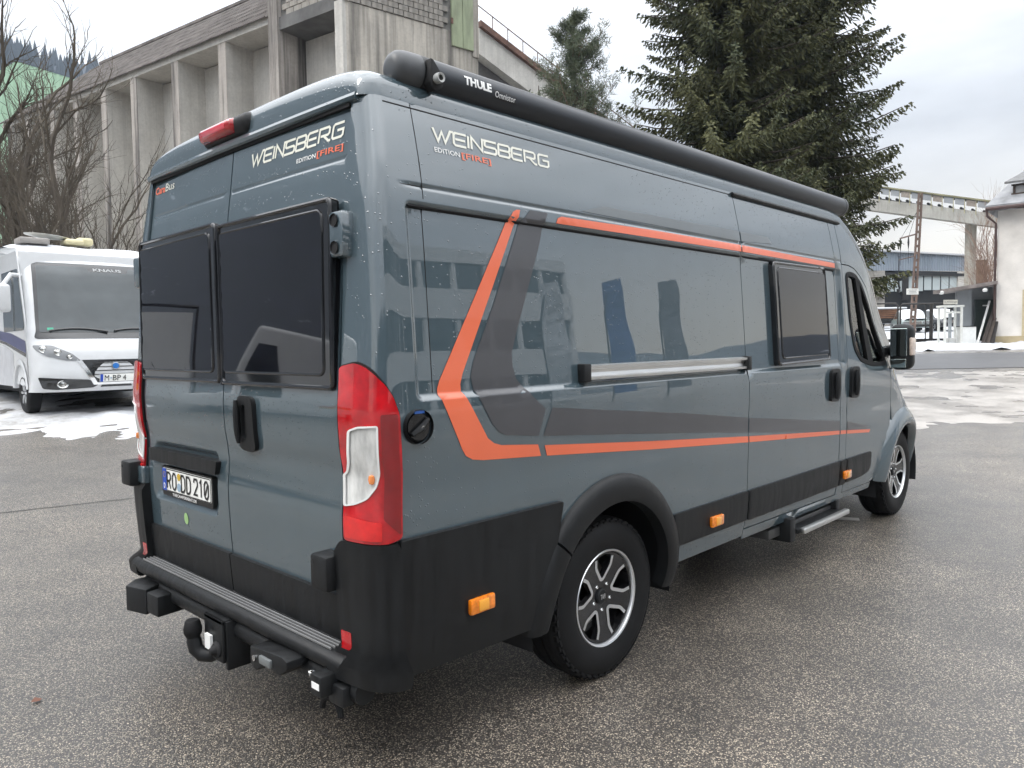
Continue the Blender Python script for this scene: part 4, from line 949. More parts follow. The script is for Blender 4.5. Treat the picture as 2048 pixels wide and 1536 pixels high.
# ------------------------------------------------------------------ mountains
def ridge_mesh(name, az, prof, dist, back, m, nu=140, nv=26, rough=10):
    """terrain with a crest: az = (from, to) degrees, prof(a) = elevation angle tangent of the crest"""
    V = []
    for i in range(nu):
        a = math.radians(az[0]+(az[1]-az[0])*i/(nu-1)); dx, dy = math.cos(a), math.sin(a)
        for j in range(nv):
            v = j/(nv-1); d_ = dist*(.35+.65*v) if v <= 1 else dist
            H = prof(math.degrees(a))*dist
            z = H*(v**1.25) + rough*fbm(dx*d_, dy*d_, .012, 5)*v
            V.append((CAM[0]+dx*d_, CAM[1]+dy*d_, z-4*(1-v)))
        V.append((CAM[0]+dx*dist*1.25, CAM[1]+dy*dist*1.25, -20))
    k = nv+1; F = [(i*k+j, (i+1)*k+j, (i+1)*k+j+1, i*k+j+1) for i in range(nu-1) for j in range(k-1)]
    return tag(raw(name, V, F, m, smooth=True), kind='structure'), np.array(V).reshape(nu, k, 3)
def hillmat():
    m, t, b = nodes('forest_floor'); v = coords(t); n = noise(t, v, .02, 6, .65); n2 = noise(t, v, .11, 5, .7)
    f = nd(t, 'ShaderNodeMath', {0: n.outputs['Fac'], 1: n2.outputs['Fac']}, operation='MULTIPLY').outputs[0]
    t.links.new(mixc(t, rng_(t, f, .345, .42, 0, 1), (.05, .058, .068), (.45, .48, .53)), b.inputs['Base Color']); b.inputs['Roughness'].default_value = .9  # blue-grey tint puts some distance haze into the ground colour
    MATS['forest_floor'] = m; return m
HILLM = hillmat()
pf1 = lambda a: float(np.interp(a, [55, 66, 70, 74, 78, 84, 95, 110, 130, 150, 175], [.16, .262, .306, .322, .332, .40, .48, .50, .44, .34, .14]))
hill, HV = ridge_mesh('mountain', (55, 175), pf1, 620, 0, HILLM, 180, 30, 14)
hill['label'] = 'steep forested mountain with snow between the trees at upper left'
def conifer_cloud(HV, n, h0, h1, m, name, label, jmin=4):
    """far wood: cones of three crossed blades with ragged skirts, one mass"""
    nu, k, _ = HV.shape; out = []
    for q in range(n):
        u = rng.random()*(nu-1.001); w = (jmin+(k-2-jmin)*(rng.random()**.75)); i, j = int(u), int(w); fu, fw = u-i, w-j
        p = HV[i, j]*(1-fu)*(1-fw)+HV[i+1, j]*fu*(1-fw)+HV[i, j+1]*(1-fu)*fw+HV[i+1, j+1]*fu*fw
        h = h0+(h1-h0)*rng.random(); r = h*(.15+.07*rng.random()); a0 = rng.random()*PI
        for b_ in range(3):
            a = a0+b_*PI/3; c, s = math.cos(a)*r, math.sin(a)*r
            out.append(np.array([[p[0]-c, p[1]-s, p[2]+h*.05], [p[0]+c, p[1]+s, p[2]+h*.05], [p[0], p[1], p[2]+h]]))
    o = fast(name, np.concatenate(out), 3, m); return tag(o, label, kind='stuff')
FARWOOD = leafmat('far_wood', (.035, .045, .048), (.07, .08, .075), .9)  # tree colours lightened and blued as painted distance haze
sel = HV[12:66]
conifer_cloud(sel, 4200, 6, 13, FARWOOD, 'forest', 'far conifers standing thickly on the mountain slope')
pf2 = lambda a: float(np.interp(a, [-150, -120, -80, -50, -30, -12, 5], [.14, .17, .15, .11, .05, .045, .03]))
h2, HV2 = ridge_mesh('hill', (-165, 5), pf2, 420, 0, HILLM, 90, 14, 9); h2['label'] = 'low wooded hill behind the camera'
conifer_cloud(HV2[8:58], 1900, 9, 16, FARWOOD, 'forest', 'conifers on the hill behind the camera', 3)

# ------------------------------------------------------------------ concrete materials
def concrete(name, col, streak=.5, board=True, dark=(.05, .048, .045), thr=(.56, .72), bscale=9):
    m, t, b = nodes(name); v = coords(t); n = noise(t, v, .7, 6, .65); n2 = noise(t, v, 9, 5, .6); st = noise(t, coords(t, (1.6, 1.6, .07)), 1.0, 6, .62)
    base = mixc(t, rng_(t, n.outputs['Fac'], .3, .7, 0, 1), tuple(c*.80 for c in col), tuple(c*1.12 for c in col))
    base = mixc(t, rng_(t, n2.outputs['Fac'], .45, .7, 0, .35), base, tuple(c*.62 for c in col))
    fine = noise(t, coords(t, (7, 7, .15)), 1.0, 3, .6)
    base = mixc(t, rng_(t, fine.outputs['Fac'], .42, .70, 0, .30), base, tuple(c*.58 for c in col))
    base = mixc(t, rng_(t, st.outputs['Fac'], thr[0], thr[1], 0, streak), base, dark)
    t.links.new(base, b.inputs['Base Color']); b.inputs['Roughness'].default_value = .88; b.inputs['Specular IOR Level'].default_value = .25
    bump(t, b, fine.outputs['Fac'], .35, .03); MATS[name] = m; return m
CONC = concrete('concrete', (.58, .56, .52), .16); CONCP = concrete('stained_concrete', (.44, .405, .37), .9, True, (.055, .052, .05), (.46, .62))
CONCS = concrete('soot_streaked_concrete', (.54, .50, .44), .85, True, (.035, .034, .034), (.44, .66))
BRICKM = concrete('blockwork', (.36, .335, .30), .7, True, (.05, .048, .046), (.48, .68)); MORT = mat('mortar', (.15, .145, .135), .9, var=.2)
ETERN = mat('fibre_cement', (.17, .155, .145), .95, var=.35, vs=1.4, stretch=(1, 1, 1), bs=8, bst=.3, bd=.03, spec=.05)
GREENM = mat('green_sheet', (.33, .50, .35), .5, var=.08, vs=1); PGREEN = mat('pale_green_door', (.30, .34, .22), .7, var=.25, vs=2.5, stretch=(1, 1, .3))
RUST = mat('rusty_steel', (.14, .075, .055), .7, .3, var=.4, vs=4); STEELD = mat('dark_steel', (.045, .045, .045), .5, .6, var=.25)

# ------------------------------------------------------------------ the concrete silo hall and its tower
RY = np.array([DH[0], DH[1]]); RX = np.array([_r[0], _r[1]])
def lat(l, dpt, z): p = CAM[:2]+dpt*RY+l*RX; return np.array([p[0], p[1], z])
K0 = np.array([-7.26, 34.0])                  # the tower's near corner: (sideways, depth)
WD = np.array([-.821, .571]); ND = np.array([.571, .821]); FD = np.array([.788, .616]); FN = np.array([-.616, .788])
def wp(k, b_, z): q = K0+WD*k+ND*b_; return lat(q[0], q[1], z)     # along the long wall, into the building
def fp(k, b_, z): q = K0+FD*k+FN*b_; return lat(q[0], q[1], z)     # along the tower front
def slab(P, k0, k1, b0, b1, z0, z1):
    V = [P(k, b_, z) for k in (k0, k1) for b_ in (b0, b1) for z in (z0, z1)]
    return V, [(0, 1, 3, 2), (4, 6, 7, 5), (0, 4, 5, 1), (2, 3, 7, 6), (0, 2, 6, 4), (1, 5, 7, 3)]
def ksolve(px, b_=-1.5):
    q = (px-1024)/FPX; A0, B0 = K0[0]+ND[0]*b_, K0[1]+ND[1]*b_
    return (A0-q*B0)/(q*WD[1]-WD[0])
KS = [ksolve(px) for px in (562, 459, 366, 285, 226, 171, 124, 76, 40)]
ZE = 15.85; ZT = 15.7; KE = KS[-1]+.6; KT0, KT1 = -1.69, -1.24
silo = empty('silo_hall', wp(15, 0, 1)); tag(silo, 'long weathered concrete silo hall with pilasters and corrugated roof behind the trees', 'hall')
def child(o, parent):
    o.parent = parent; o.matrix_parent_inverse = Matrix.Translation(parent.location).inverted() if parent.rotation_euler.z == 0 else parent.matrix_basis.inverted(); return o
def sub(b, name, m, parent, **k): return child(b.build(name, m, None, **k), parent)
for i, k in enumerate(KS):
    if i: b = MB(); b.add(*slab(wp, k-.62, k, -1.5, 0.3, -2, ZE-.05)); sub(b, 'pilaster', CONC, silo, flat=True); b = MB(); b.add(*slab(wp, k-.61, k-.01, -1.53, -1.502, -2, ZE-.05)); sub(b, 'pilaster_face', CONCP, silo, flat=True)
    if i: b = MB(); b.add(*slab(wp, KS[i-1]+.002, k-.622, -.05, .3, -2, ZE-.10)); sub(b, 'wall_panel', CONC, silo, flat=True)
b = MB(); b.add(*slab(wp, KS[0]+.002, KE, -1.55, .3, ZE-.045, ZE+.22)); sub(b, 'eaves_beam', CONC, silo, flat=True)
# corrugated roof, rows of sheets overlapping, waves running up the slope
b = MB()
RB, RZ1 = 5.0, 21.75; nrow = 7; nw = 190
for r_ in range(nrow):
    v0, v1 = r_/nrow, (r_+1)/nrow+.02; V = []
    for i in range(nw*2):
        k = KS[0]+.002+(KE-KS[0])*i/(nw*2-1); w = .05*(1 if i % 2 else -1)
        for v, l in ((v0, .10), (v1, .0)):
            V.append(wp(k, -1.75+v*(RB+1.75), ZE+.16+v*(RZ1-ZE-.16)+w+l*.6))
    b.add(V, [(2*i, 2*i+2, 2*i+3, 2*i+1) for i in range(nw*2-1)])
sub(b, 'roof', ETERN, silo, flat=True)
b = MB(); b.add(*slab(wp, KS[0]+.002, KE, RB-.6, RB-.2, 0, RZ1-.5)); sub(b, 'back_wall', CONC, silo, flat=True)
b = MB(); b.add(*slab(wp, KS[0]+.002, KE, -1.50, -1.30, ZE+.221, ZE+.42)); sub(b, 'roof_plate', CONC, silo, flat=True)
b = MB(); b.add(*slab(wp, KS[0]+.002, KE, RB-.2, RB+.3, RZ1-.05, RZ1+.12)); sub(b, 'ridge_cap', ETERN, silo, flat=True)
tower = empty('silo_tower', fp(3.5, 3, 1)); tag(tower, 'tall square concrete silo tower with sooty blockwork and pale green door', 'tower')
b = MB(); b.add(*slab(wp, KT0, KT1, -1.5, .3, -2, ZT)); sub(b, 'pilaster', CONC, tower, flat=True)
b = MB(); b.add(*slab(wp, KS[0]-.62, KS[0], -1.62, .35, -2, 24)); sub(b, 'pilaster', CONCP, tower, flat=True)
b = MB(); b.add(*slab(wp, KT1+.002, KS[0]-.622, -.05, .3, -2, ZT-.35)); sub(b, 'wall_panel', CONC, tower, flat=True)
b = MB(); b.add(*slab(wp, KT1+.002, KS[0]-.622, -1.50, .3, ZT-.30, ZT+.25)); sub(b, 'lintel_beam', mat('dark_beam', (.13, .128, .125), .85, var=.4, vs=1), tower, flat=True)  # beam coloured darker than the walls around it
b = MB(); b.add(*slab(wp, KT0, KS[0]-.622, -1.38, .3, ZT+.252, 24)); sub(b, 'backing_wall', MORT, tower, flat=True)
# front face starts at the outer corner of the near pilaster
dq = K0+WD*KT0+ND*(-1.5)
def fp(k, b_, z): q = dq+FD*k+FN*b_; return lat(q[0], q[1], z)
L = 6.87
b = MB(); b.add(*slab(fp, .02, L, .06, .4, -2, ZT)); sub(b, 'front_wall', CONCS, tower, flat=True)
b = MB(); b.add(*slab(fp, .02, L, .10, .4, ZT+.002, 24)); sub(b, 'backing_wall', MORT, tower, flat=True)
b = MB(); b.add(*slab(fp, L-.32, L+.02, .01, .5, ZT-.9, 24)); sub(b, 'corner_post', CONCS, tower, flat=True)
b = MB(); b.add(*slab(fp, 0, .34, -.02, .3, ZT+.003, 24)); sub(b, 'corner_post', CONC, tower, flat=True)
def brick_mesh():
    b = MB(); b.bx(-.24, .24, -.06, .06, -.115, .115); return b.build('brick', BRICKM, tower, bevel=0, flat=True)
bk0 = brick_mesh(); first = True
def lay_brick(p, ang):
    global first
    o = bk0 if first else bk0.copy()
    if not first: COL.objects.link(o)
    first = False; child(o, tower); o.location = p; o.rotation_euler = (random.uniform(-.01, .01), random.uniform(-.02, .02), ang); o.scale = (random.uniform(.96, 1.0), random.uniform(.9, 1.25), random.uniform(.95, 1.0))
aw_ = math.atan2(*(wp(1, 0, 0)-wp(0, 0, 0))[[1, 0]]); af_ = math.atan2(*(fp(1, 0, 0)-fp(0, 0, 0))[[1, 0]])
for row in range(12):
    for c_ in range(8):
        k = KT1+.28+c_*.51+(.255 if row % 2 else 0)
        if k < KS[0]-.84: lay_brick(wp(k, -1.40, ZT+.38+row*.25), aw_)
    for c_ in range(12):
        k = .62+c_*.51+(.255 if row % 2 else 0)
        if k < 5.2: lay_brick(fp(k, .08, ZT+.14+row*.25), af_)
b = MB()
for j in range(2): b.add(*slab(fp, 5.40+j*.60, 5.97+j*.60, -.02, .09, ZT-.65, 21.5))
dr = sub(b, 'green_door', PGREEN, tower, flat=True)
b = MB()
for z in (16.0, 17.4, 18.8): b.add(*slab(fp, 5.34, 5.44, -.06, .0, z, z+.25))
sub(b, 'door_hinge', RUST, tower, flat=True)
# lower hall right of the tower: sloping concrete gallery with rusty roof edge and railing
gal = empty('conveyor_gallery', at(1040, 160, 46)); tag(gal, 'sloping concrete gallery with rusty roof edge and railing right of the tower', 'gallery')
def seg_box(p, q, w, h, b):
    """beam from p to q, w across, h down"""
    p = np.array(p); q = np.array(q); t = q-p; t /= np.linalg.norm(t); s = np.cross(t, [0, 0, 1.0]); s /= np.linalg.norm(s); V = []
    for c in (p, q):
        for a in (-.5, .5):
            for e in (0, -1): V.append(c+s*w*a+np.array([0, 0, e*h]))
    b.add(V, [(0, 1, 3, 2), (4, 6, 7, 5), (0, 4, 5, 1), (2, 3, 7, 6), (0, 2, 6, 4), (1, 5, 7, 3)])
A, B = at(930, 68, 46), at(1260, 318, 52)
b = MB(); seg_box(A, B, 4.5, .35, b); sub(b, 'roof_edge', RUST, gal, flat=True)
b = MB(); seg_box(A-np.array([0, 0, .36]), B-np.array([0, 0, .36]), 4.0, 1.5, b); sub(b, 'concrete_beam', CONC, gal, flat=True)
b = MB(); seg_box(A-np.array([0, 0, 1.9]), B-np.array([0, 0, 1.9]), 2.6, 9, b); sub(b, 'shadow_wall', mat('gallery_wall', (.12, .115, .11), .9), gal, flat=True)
side = np.cross((B-A)/np.linalg.norm(B-A), [0, 0, 1.0])*1.9
b = MB(); b.tube([A+side+np.array([0, 0, 1.1]), B+side+np.array([0, 0, 1.1])], .035, 5); sub(b, 'handrail', RUST, gal)
for i in range(13):
    p = A+(B-A)*i/12+side; b = MB(); b.tube([p, p+np.array([0, 0, 1.1])], .03, 5); sub(b, 'rail_post', RUST, gal)
# green sheet metal hall at far left
gr = empty('green_hall', at(60, 300, 85)); tag(gr, 'pale green sheet metal hall with a gable behind the bare trees', 'hall')
g0, g1, g2 = at(-120, 200, 85), at(35, 122, 85), at(168, 160, 85)
def gpt(px, py, dd=85): return at(px, py, dd)
b = MB(); n_ = 60
V = []
for i in range(n_):
    px = -160+340*i/(n_-1); top = float(np.interp(px, [-160, 32, 180], [235, 122, 168])); off = .08*(i % 2)
    a_ = gpt(px, top, 85+off); c_ = gpt(px, top, 85+off); c_[2] = 0; V += [a_, c_]
b.add(V, [(2*i, 2*i+1, 2*i+3, 2*i+2) for i in range(n_-1)]); 
back = [v+np.array([*RY*12, 0]) for v in (gpt(-160, 235), gpt(32, 122), gpt(180, 168))]; fr_ = [gpt(-160, 235), gpt(32, 122), gpt(180, 168)]
sub(b, 'gable_wall', GREENM, gr, flat=True)
b = MB(); b.add([fr_[0], fr_[1], back[1], back[0], fr_[2], back[2]], [(0, 1, 2, 3), (1, 4, 5, 2)]); b.add([fr_[2], back[2], back[2]*np.array([1, 1, 0]), fr_[2]*np.array([1, 1, 0])], [(0, 1, 2, 3)]); sub(b, 'roof', GREENM, gr, flat=True)

# ------------------------------------------------------------------ trees
BARK = mat('bark', (.085, .070, .055), .9, var=.35, vs=5, stretch=(1, 1, .3), bs=20, bst=.6, bd=.03)
BARKP = mat('pine_bark', (.20, .13, .10), .9, var=.35, vs=4, bs=15, bst=.5, bd=.03)
TWIG = mat('twig_bark', (.085, .07, .052), .9, var=.3, vs=3); TWIGR = mat('red_twig_bark', (.20, .125, .09), .9, var=.3)
SPR = leafmat('spruce_needles', (.024, .036, .018), (.125, .125, .055), .65); PINEN = leafmat('pine_needles', (.07, .095, .055), (.17, .19, .12), .6)
def unit(v): return v/(np.linalg.norm(v, axis=-1, keepdims=True)+1e-9)
def spruce(pos, H, z0, Rmax, label, cat='spruce', seed=1, dens=1.0, shape=None, col=None, group=None, clip_side=None):
    r = np.random.default_rng(seed); t = empty('spruce_tree', pos); tag(t, label, cat, group)
    b = MB(); b.tube([(0, 0, -1), (0, 0, H*.3), (0, 0, H*.7), (0, 0, H)], [.42, .32, .16, .02], 10); b.build('trunk', BARK, t)
    quads = []; bl = MB(); z = z0
    while z < H-.3:
        f = (H-z)/(H-z0); L0 = Rmax*(shape(f) if shape else min(1, f*1.25)**.8)
        nb = int(r.integers(7, 11)) if L0 > 1 else 5
        for k in range(nb):
            a = r.random()*2*PI; L = L0*(.62+.5*r.random()); zz = z+(r.random()-.5)*.35
            m = max(4, int(L/.11*dens)); s = np.linspace(.06, 1, m)
            droop = -.30*L*s**1.0*(.5+.5*f)+.26*L*s**2.6
            P = np.stack([np.cos(a)*L*s, np.sin(a)*L*s, zz+droop+.1*L*s*(1-f)], -1); P[:, :2] += r.normal(0, .03*L, 2)[None]*s[:, None]
            side = np.array([-math.sin(a), math.cos(a), 0]); fw = np.array([math.cos(a), math.sin(a), 0])
            if L > .8: bl.tube(P[::max(1, m//4)], np.linspace(.05, .012, len(P[::max(1, m//4)])), 4, False)
            for q in (-1, 1, 0):
                n_ = m; ln = (.16+.55*(1-s)**.8*min(1, L/2.5)+.10*r.random(n_))*(1 if q else .8)
                dirv = unit(side[None]*q*(.55+.5*r.random((n_, 1)))+fw[None]*(.55+.3*r.random((n_, 1)))+np.array([0, 0, -1.0])[None]*(.35+.75*r.random((n_, 1))+(.5 if q == 0 else 0)))
                # each twig is a string of needle blades
                for tt, wdt in ((.0, .036), (.2, .036), (.42, .034), (.66, .028)):
                    st = P+dirv*(ln*tt)[:, None]; st[:, 2] -= (ln*tt)**2*.5
                    e = dirv+r.normal(0, .28, (n_, 3)); e = unit(e); l2 = (ln*.50)[:, None]
                    wv = unit(np.cross(e, r.normal(0, 1, (n_, 3))))*(wdt*(.7+.6*r.random((n_, 1))))
                    quads.append(np.stack([st-wv*.5, st+e*l2*.5-wv, st+e*l2, st+e*l2*.5+wv], 1))
        z += .30*(1+.5*(1-f))/dens**.5
    fast('crown', np.concatenate(quads).reshape(-1, 3), 4, col or SPR, t)
    bl.build('limb', BARK, t)
    return t
def pine(pos, H, z0, R, label, seed=3):
    r = np.random.default_rng(seed); t = empty('pine_tree', pos); tag(t, label, 'pine')
    b = MB(); b.tube([(0, 0, -1), (.1, 0, H*.4), (-.05, .05, H*.75), (0, 0, H)], [.22, .16, .09, .015], 8); b.build('trunk', BARKP, t)
    bl = MB(); Q = []
    z = z0
    while z < H-.2:
        f = (H-z)/(H-z0); Lr = R*min(1, .18+1.25*f)*(.75+.25*math.sin(z*2.1))
        for k in range(int(r.integers(4, 6))):
            a = r.random()*2*PI; L = Lr*(.6+.5*r.random()); m = 6; s = np.linspace(0, 1, m)
            P = np.stack([np.cos(a)*L*s, np.sin(a)*L*s, z+L*(.30*s+.25*s**2)], -1)+np.cumsum(r.normal(0, .03*L, (m, 3)), 0); bl.tube(P, np.linspace(.035, .008, m), 4, False)
            tips = [P[i] for i in range(2, m)]
            for i in range(2, m):
                for w in range(3):
                    q = P[i]+unit(r.normal(0, 1, 3)+np.array([math.cos(a), math.sin(a), .8])*.9)*L*.28*(.5+r.random()); bl.tube([P[i], q], [.010, .005], 3, False); tips.append(q)
            for p in tips:
                n_ = 26; d_ = unit(r.normal(0, 1, (n_, 3))+np.array([math.cos(a)*.5, math.sin(a)*.5, .9])); ln = (.16+.14*r.random((n_, 1)))
                st = p+r.normal(0, .09, (n_, 3)); wv = unit(np.cross(d_, r.normal(0, 1, (n_, 3))))*.014
                Q.append(np.stack([st-wv, st+wv, st+d_*ln], 1))
        z += .50
    fast('crown', np.concatenate(Q).reshape(-1, 3), 3, PINEN, t); bl.build('limb', BARKP, t); return t
def bare_tree(pos, H, label, seed, spread=.55, r0=.14, lean=(0, 0), depth=6, m=None, first=.22, name='bare_tree', cat='tree', nstem=1, shoots=9):
    r = np.random.default_rng(seed); t = empty(name, pos); tag(t, label, cat)
    tr = MB(); tw = MB()
    def grow(p, d_, L, rad, lvl):
        n_ = 5 if lvl < 3 else 3; P = [p]; dd = d_.copy(); dirs = [dd]
        for i in range(n_):
            dd = unit(dd+r.normal(0, .10+.03*lvl, 3)+np.array([0, 0, .05])); P.append(P[-1]+dd*L/n_); dirs.append(dd)
        rr = np.linspace(rad, rad*.62 if lvl < depth-1 else rad*.35, len(P)); (tr if lvl < 2 else tw).tube(P, rr, 7 if lvl == 0 else (5 if lvl < 3 else 3), False)
        if lvl >= depth: return
        kids = shoots if lvl == 0 else (4 if lvl < 3 else 3)
        for k in range(kids):
            f = first+(1-first)*(k+r.random())/kids if lvl == 0 else .25+.75*(k+.6*r.random())/kids
            i = min(int(f*n_), n_-1); q = P[i]+(P[i+1]-P[i])*(f*n_-i); ax_ = unit(np.cross(dirs[i+1], r.normal(0, 1, 3)))
            ang = spread*(.7+.6*r.random()); nd_ = unit(dirs[i+1]*math.cos(ang)+ax_*math.sin(ang)+np.array([0, 0, .12]))
            sc = (1-.55*f) if lvl == 0 else 1
            grow(q, nd_, L*(.62 if lvl == 0 else .66)*(.7+.5*r.random())*max(.45, sc), max(.006, rad*.52*(1-.35*f)), lvl+1)
        grow(P[-1], dirs[-1], L*.55, max(.006, rad*.6), lvl+1)
    for s_ in range(nstem):
        l_ = np.array([lean[0]+(r.normal(0, .12) if nstem > 1 else 0), lean[1]+(r.normal(0, .12) if nstem > 1 else 0), 1.0]); grow(np.array([r.normal(0, .12)*(nstem > 1), r.normal(0, .12)*(nstem > 1), -.2]), unit(l_), H*.58, r0, 0)
    tr.build('trunk', m or BARK, t); tw.build('crown', m or TWIG, t); return t
g = gat(1455, 23); spruce(g, 25, 2.6, 2.9, 'broad dark spruce left of its twin, towering behind the van roof', seed=11, shape=lambda f: min(1, .35+f*.9), group=None)
g = gat(1590, 25); spruce(g, 27, 2.6, 3.15, 'tall dark spruce at right with long upswept branch tips behind the van roof', seed=23, shape=lambda f: min(1, .4+f*.9))
g = gat(1155, 34); pine(g, 15.1, 4.4, 3.0, 'slender open pine with visible trunk between the tower and the spruces')
g = gat(1085, 38); spruce(g, 12.9, 4.2, 2.6, 'low olive green conifer beside the sloping gallery', seed=31, dens=.8, shape=lambda f: min(1, .3+f), col=PINEN)
for px, dp, H, lab, sd_, ln_, kw in (
    (120, 19.5, 8.4, 'big bare tree with a leaning double trunk right behind the motorhome roof', 5, (-.10, 0), dict(r0=.15, shoots=7, depth=4)),
    (160, 17.0, 7.2, 'straight slim bare tree nearest the van', 8, (.02, 0), dict(r0=.11, shoots=12, depth=4)),
    (35, 18.0, 7.6, 'bare tree at the left edge with tangled branches', 12, (.05, 0), dict(r0=.11, shoots=7, depth=4)),
    (-60, 20.0, 7.6, 'bare tree just outside the left edge reaching into view', 15, (.12, 0), dict(r0=.10, shoots=5, depth=4)),
    (225, 19.0, 4.6, 'small bare bush with many thin stems close to the van', 19, (0, 0), dict(r0=.035, nstem=4, shoots=5, depth=3, first=.05)),
    (75, 16.4, 4.6, 'low bare bush with tangled twigs over the motorhome roof', 27, (0, 0), dict(r0=.035, nstem=4, shoots=5, depth=3, first=.05))):
    bare_tree(gat(px, dp), H, lab, sd_, lean=(_r[0]*ln_[0]*3, _r[1]*ln_[0]*3), **kw)
bare_tree(gat(1985, 47), 8.2, 'reddish bare bush beside the white house wall', 33, r0=.035, m=TWIGR, nstem=9, shoots=5, depth=3, first=.1, spread=.42)

# ------------------------------------------------------------------ the parked motorhome
MW = mat('motorhome_white', (.60, .61, .615), .25, coat=.6, var=.03); MGL = mat('motorhome_glass', (.06, .07, .074), .04, coat=0, var=.25, vs=1.3)
MGB = mat('window_band_black', (.012, .013, .014), .15, coat=.5); NAVY = mat('navy_stripe', (.010, .018, .11), .3, coat=.5); LGREY = mat('light_grey_panel', (.50, .51, .53), .3, coat=.3)
CREAMP = mat('cream_plastic', (.62, .56, .34), .5)
MH0 = lat(-6.40, 12.3, 0); MH0[2] = float(ground_z(MH0[0], MH0[1]))+.04
mh = empty('motorhome', MH0, math.radians(88)); tag(mh, 'white motorhome with navy side stripe and snow on its roof parked at left', 'motorhome')
# local frame: x goes back from the nose, y to the viewer's left (its right side), z up
XF = pchip([.28, .45, .62, .80, .98, 1.10, 1.22, 1.28, 1.9, 2.30, 2.42, 2.55, 2.66, 2.72], [.16, .05, .0, .02, .05, .10, .17, .22, .50, .68, .78, 1.0, 1.5, 2.2])
HW = 1.13
def MF(u, v, off=0.0):
    """front of the motorhome over width u and height v"""
    u = np.asarray(u, float); v = np.asarray(v, float); u, v = np.broadcast_arrays(u, v)
    def base(u, v):
        a = np.clip(np.abs(u)/HW, 0, .9999); w = sm(v, 1.15, 1.35)
        return np.stack([XF(v)+(.55-.12*w)*(1-(1-a**2.6)**(1/2.6)), u, v], -1)
    P = base(u, v); e = 1e-3; n = np.cross(base(u, v+e)-base(u, v-e), base(u+e, v)-base(u-e, v)); n = unit(n)
    return P+n*np.asarray(off)[..., None]*np.ones_like(P), n
def MS(u, v, off=0.0):
    u = np.asarray(u, float); v = np.asarray(v, float); u, v = np.broadcast_arrays(u, v); z = 0*u
    return np.stack([u, HW+np.asarray(off)+z, v], -1), np.stack([z, z+1, z], -1)
ul = lines(-1.12, 1.12, .08, (1.125, -1.125, 1.10, -1.10, 1.08, -1.08)); vl = lines(.3, 2.68, .06)
patch('front_body', [[(-1.129, .36), (1.129, .36), (1.129, 2.72), (-1.129, 2.72)]], MF, MW, mh, us=ul, vs=vl, thick=.02, step=.06)
sp_ = [(.58, .42), (.62, .42), *[(1.05+.42*math.cos(a), .36+.44*math.sin(a)) for a in np.linspace(PI-.15, .15, 14)], (7.0, .42), (7.0, 2.62), (.98, 2.62), (.62, 1.5)]
for sg in (1, -1):
    o = patch('side_wall', [sp_], (lambda u, v, o=0.0, sg=sg: (MS(u, v, o)[0]*np.array([1, sg, 1]), MS(u, v, o)[1]*np.array([1, sg, 1]))), MW, mh, thick=.02, step=.2)
b = MB(); b.prism([(.9, 2.62), (1.25, 2.70), (2.2, 2.78), (7.0, 2.78), (7.05, 2.6), (7.05, .45), (.9, .45)], -HW+.02, HW-.02, 'Y'); b.build('house_body', MW, mh, bevel=.03)
b = MB()
V = []; nx, ny = 40, 22
for i in range(nx):
    for j in range(ny):
        x = 1.05+5.95*i/(nx-1); y = -HW+.04+(2*HW-.08)*j/(ny-1); e = min(1, min(i, nx-1-i)/3, min(j, ny-1-j)/2)
        V.append((x, y, 2.775+.02+.09*(.3+.7*e)*(1+.6*fbm(x, y, 1.3))*(1 if e > 0 else .2)-.15*max(0, 1-(x-1.05)/1.1)))
b.add(V, [(i*ny+j, (i+1)*ny+j, (i+1)*ny+j+1, i*ny+j+1) for i in range(nx-1) for j in range(ny-1)]); sn = b.build('snow', SNOWC, None); child(sn, mh)
sn.parent = mh; sn.matrix_parent_inverse = Matrix.Identity(4)
fl = lambda P: [(-x, z) for x, z in P]
ws = [(-1.06, 1.20), (1.06, 1.20), (1.02, 1.32), (.955, 2.40), (.90, 2.44), (-.90, 2.44), (-.955, 2.40), (-1.02, 1.32)]
wsb = patch('windscreen_frame', [rounded(ws, .06)], MF, MGB, mh, off=.006, thick=.01, us=ul, vs=vl, step=.06)
wg = [(-.98, 1.30), (.98, 1.30), (.90, 2.38), (.20, 2.38), (.17, 2.30), (-.42, 2.30), (-.45, 2.38), (-.90, 2.38)]
patch('windscreen', [rounded(wg, .03)], MF, MGL, wsb, off=.012, thick=.004, us=ul, vs=vl, step=.06)
V, F = text2d('KNAUS', bold=.03); decal('lettering', V, F, MF, mat('silver_letter', (.35, .36, .36), .4), wsb, .010, (.10, 2.315, -.34, 2.365))
b = MB(); 
for a0, a1 in ((.86, .05), (-.05, -.80)):
    P = [MF(u, 1.30+.05*math.sin((u-a1)/(a0-a1)*PI*.9), .03)[0] for u in np.linspace(a0, a1, 9)]; b = MB(); b.tube(P, .014, 5); b.build('wiper', MGB, wsb)
V2 = [(.0, .0), (.09, 0), (.09, .045), (0, .045)]; patch('vignette_sticker', [[(.80, 1.33), (.88, 1.33), (.88, 1.37), (.80, 1.37)]], MF, mat('green_sticker', (.05, .35, .22), .5), wsb, off=.0135, thick=0)
